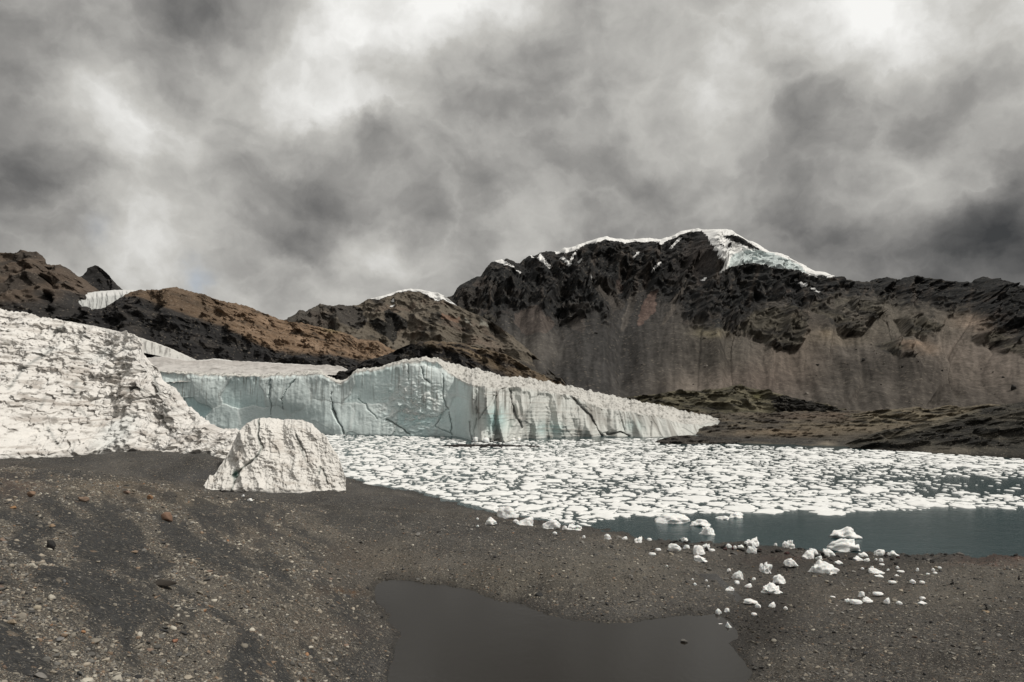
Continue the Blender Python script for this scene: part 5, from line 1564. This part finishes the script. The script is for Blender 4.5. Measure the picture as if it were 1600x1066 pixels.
# boulders with a place and look of their own: column, row of foot, width, height, colour, label
for k, (px, py, w, h, t, lab) in enumerate([
        (76, 858, 17, 17, (0.035, 0.034, 0.034), 'black angular boulder perched on the moraine slope'), (250, 918, 38, 16, (0.055, 0.045, 0.036), 'long dark slab of rock jutting from the pebble slope'), (126, 784, 17, 12, (0.30, 0.19, 0.12), 'salmon coloured rounded boulder on the moraine crest'),
        (47, 775, 15, 11, (0.28, 0.16, 0.09), 'orange brown boulder on rusty ground at the moraine crest'), (258, 814, 17, 14, (0.28, 0.15, 0.085), 'orange boulder with a dark side on the moraine slope'), (18, 797, 11, 7, (0.40, 0.20, 0.06), 'bright orange stone on the upper moraine slope'),
        (78, 826, 11, 7, (0.36, 0.23, 0.12), 'yellowish tan stone above the black boulder'), (197, 771, 11, 8, (0.26, 0.16, 0.11), 'brown boulder on the ochre crest patch'), (234, 780, 10, 7, (0.36, 0.18, 0.07), 'small orange boulder below the ochre crest patch'), (655, 908, 16, 5, (0.16, 0.15, 0.135), 'flat grey stone at the far edge of the brown pond'),
        (1070, 1004, 11, 6, (0.17, 0.16, 0.145), 'grey stone breaking the surface of the brown pond'), (97, 911, 9, 8, (0.20, 0.20, 0.20), 'smooth grey cobble in dark sand on the slope'), (122, 1057, 13, 9, (0.10, 0.105, 0.11), 'blue grey cobble among pale pebbles'), (17, 976, 15, 9, (0.36, 0.27, 0.17), 'buff stone in the pebble bank'),
        (55, 953, 13, 8, (0.45, 0.38, 0.26), 'cream stone beside a rusty one'), (272, 1005, 11, 8, (0.42, 0.17, 0.08), 'bright orange red stone in dark sand'), (128, 990, 9, 5, (0.42, 0.19, 0.06), 'flat orange stone on a tongue of dark sand'), (100, 993, 16, 4, (0.42, 0.37, 0.29), 'long pale stone on a tongue of dark sand'),
        (512, 1036, 12, 9, (0.42, 0.37, 0.31), 'pale pinkish stone above the pond'), (88, 1003, 16, 6, (0.22, 0.21, 0.20), 'flat grey stone below the long pale stone'), (475, 1066, 7, 10, (0.36, 0.24, 0.15), 'upright tan stone near the pond'), (843, 932, 12, 6, (0.05, 0.05, 0.05), 'dark stone by the sandy hollow on the berm'),
        (1543, 958, 12, 4, (0.36, 0.25, 0.14), 'flat tan stone among rubble on the beach'), (1548, 951, 8, 5, (0.34, 0.32, 0.28), 'pale stone beside a stone pile on the beach'), (1360, 977, 11, 7, (0.10, 0.075, 0.06), 'reddish dark stone on the beach'), (1503, 868, 12, 6, (0.14, 0.125, 0.11), 'grey stone at the water line of the lake'), (1589, 870, 10, 6, (0.04, 0.035, 0.033), 'black stone on rusty shore at the water line'),
        (1148, 868, 14, 6, (0.11, 0.105, 0.10), 'grey flat stone among stranded ice')]):
    p = ground_hit(px, py)
    if 'brown pond' in lab:
        p = water_hit(px, py, PZ)
    m = p[1] / F
    gr = sum(t) / 3
    t = tuple(q * 0.62 + gr * 0.30 for q in t)
    me = stone_mesh(700 + k, 3, 0.8)
    me.materials.append(M_STONE)
    o = obj('boulder' if w >= 14 else 'stone', me, None, label=lab, cat='boulder' if w >= 14 else 'stone')
    o.color = (t[0], t[1], t[2], 1)
    o.scale = (w * m * 0.58, w * m * 0.5, h * m * 0.75)
    o.location = (p[0], p[1] + w * m * 0.3, p[2] + h * m * 0.25)
    o.rotation_euler = (0.1, rg.uniform(-0.2, 0.2), rg.uniform(-0.4, 0.4))

# stacked stone cairns on the beach: each stone of a cairn is a part
for k, (px, py, h, nst, lab) in enumerate([(1488, 914, 10, 3, 'small black cairn of stacked stones beside ice crumbs'), (1505, 932, 8, 3, 'slender dark cairn on a flat stone'), (1592, 908, 10, 3, 'pointed dark cairn near the lake shore'), (1541, 956, 14, 4, 'cairn with a large overhanging top stone')]):
    p = ground_hit(px, py)
    m = p[1] / F
    root = obj('cairn', None, label=lab, cat='cairn', group='stone cairns on the beach')
    root.location = tuple(p)
    zz = 0
    for j in range(nst):
        hh = h * m / nst
        ww = hh * (1.5 - 0.45 * j / nst) * (1.9 if (k == 3 and j == nst - 1) else 1) * (0.8 if k == 1 else 1)
        me = SSH[(k * 3 + j) % 14]
        o = obj('stone', me, None, root)
        o.color = (0.035, 0.034, 0.033, 1) if not (k == 3 and j == 0) else (0.30, 0.22, 0.13, 1)
        o.scale = (ww * 0.6, ww * 0.55, hh * 0.85)
        o.location = (rg.uniform(-0.1, 0.1) * ww, 0, zz + hh * 0.4)
        o.rotation_euler = (0, rg.uniform(-0.2, 0.2), rg.uniform(0, 6))
        zz += hh * 0.9

# boulders that rolled down the scree of the dark mountain
SX, SY, S3x, S3y, S3z, St = SURF['mountain0']
rb = np.random.RandomState(4)
spots = [(932, 522, 7, 1), (1101, 530, 9, 0), (1102, 574, 8, 0), (1276, 571, 8, 1), (1472, 580, 7, 1), (1581, 610, 14, 1), (1260, 616, 9, 0), (1365, 549, 4, 0), (1370, 553, 4, 0), (1338, 547, 4, 1), (1435, 566, 5, 1), (1410, 574, 5, 1), (1120, 520, 4, 0), (1138, 522, 5, 1), (1112, 524, 5, 0)]
for k in range(46):
    spots.append((rb.uniform(900, 1590), rb.uniform(530, 640), 2.2 + 1.3 * rb.pareto(3.0), rb.randint(2)))
for px, py, w, dark in spots:
    i = int(np.argmin((SX - px) ** 2 + (SY - py) ** 2 + 1e6 * (St > 0.9)))
    m = S3y[i] / F
    o = bpy.data.objects.new('boulder', SSH[rb.randint(14)])
    COL.objects.link(o)
    o.location = (S3x[i], S3y[i], S3z[i] + 0.15 * w * m)
    o.scale = (w * m * 0.55, w * m * 0.5, w * m * rb.uniform(0.45, 0.7))
    o.rotation_euler = (rb.uniform(-0.3, 0.3), rb.uniform(-0.3, 0.3), rb.uniform(0, 6.28))
    o.color = (0.035, 0.033, 0.031, 1) if dark else (0.17, 0.155, 0.135, 1)
    side = 'grey scree bowl' if px < 1080 else 'brown scree apron'
    o['label'] = '%s %sboulder lying on the %s below the dark mountain' % ('black' if dark else 'pale', 'large ' if w > 6.5 else '', side)
    o['group'] = '%s %sboulders on the %s' % ('black' if dark else 'pale', 'large ' if w > 6.5 else '', side)
    o['category'] = 'boulder'

# dark wet cobbles along the water line
rw = np.random.RandomState(14)
for k in range(70):
    px = rw.uniform(1030, 1480)
    sy = ip(px, [(1030, 848), (1130, 858), (1200, 862), (1300, 872), (1400, 873), (1480, 872)]) + rw.normal() * 4
    p = ground_hit(px, sy)
    if p[2] < -0.1:
        continue
    m = p[1] / F
    w = rw.uniform(5, 11)
    o = bpy.data.objects.new('cobble', SSH[rw.randint(14)])
    COL.objects.link(o)
    o.location = (p[0], p[1], p[2] + 0.1 * w * m)
    o.scale = (w * m * 0.55, w * m * 0.5, w * m * rw.uniform(0.35, 0.6))
    o.rotation_euler = (0, 0, rw.uniform(0, 6.28))
    q = rw.uniform(0.018, 0.05)
    red = rw.rand() < 0.15
    o.color = (q * (1.9 if red else 1.0), q * 0.95, q * 0.92, 1)
    o['label'] = '%s wet cobble along the water line of the lake' % ('rusty' if red else 'black')
    o['group'] = '%s wet cobbles along the water line' % ('rusty' if red else 'black')
    o['category'] = 'cobble'
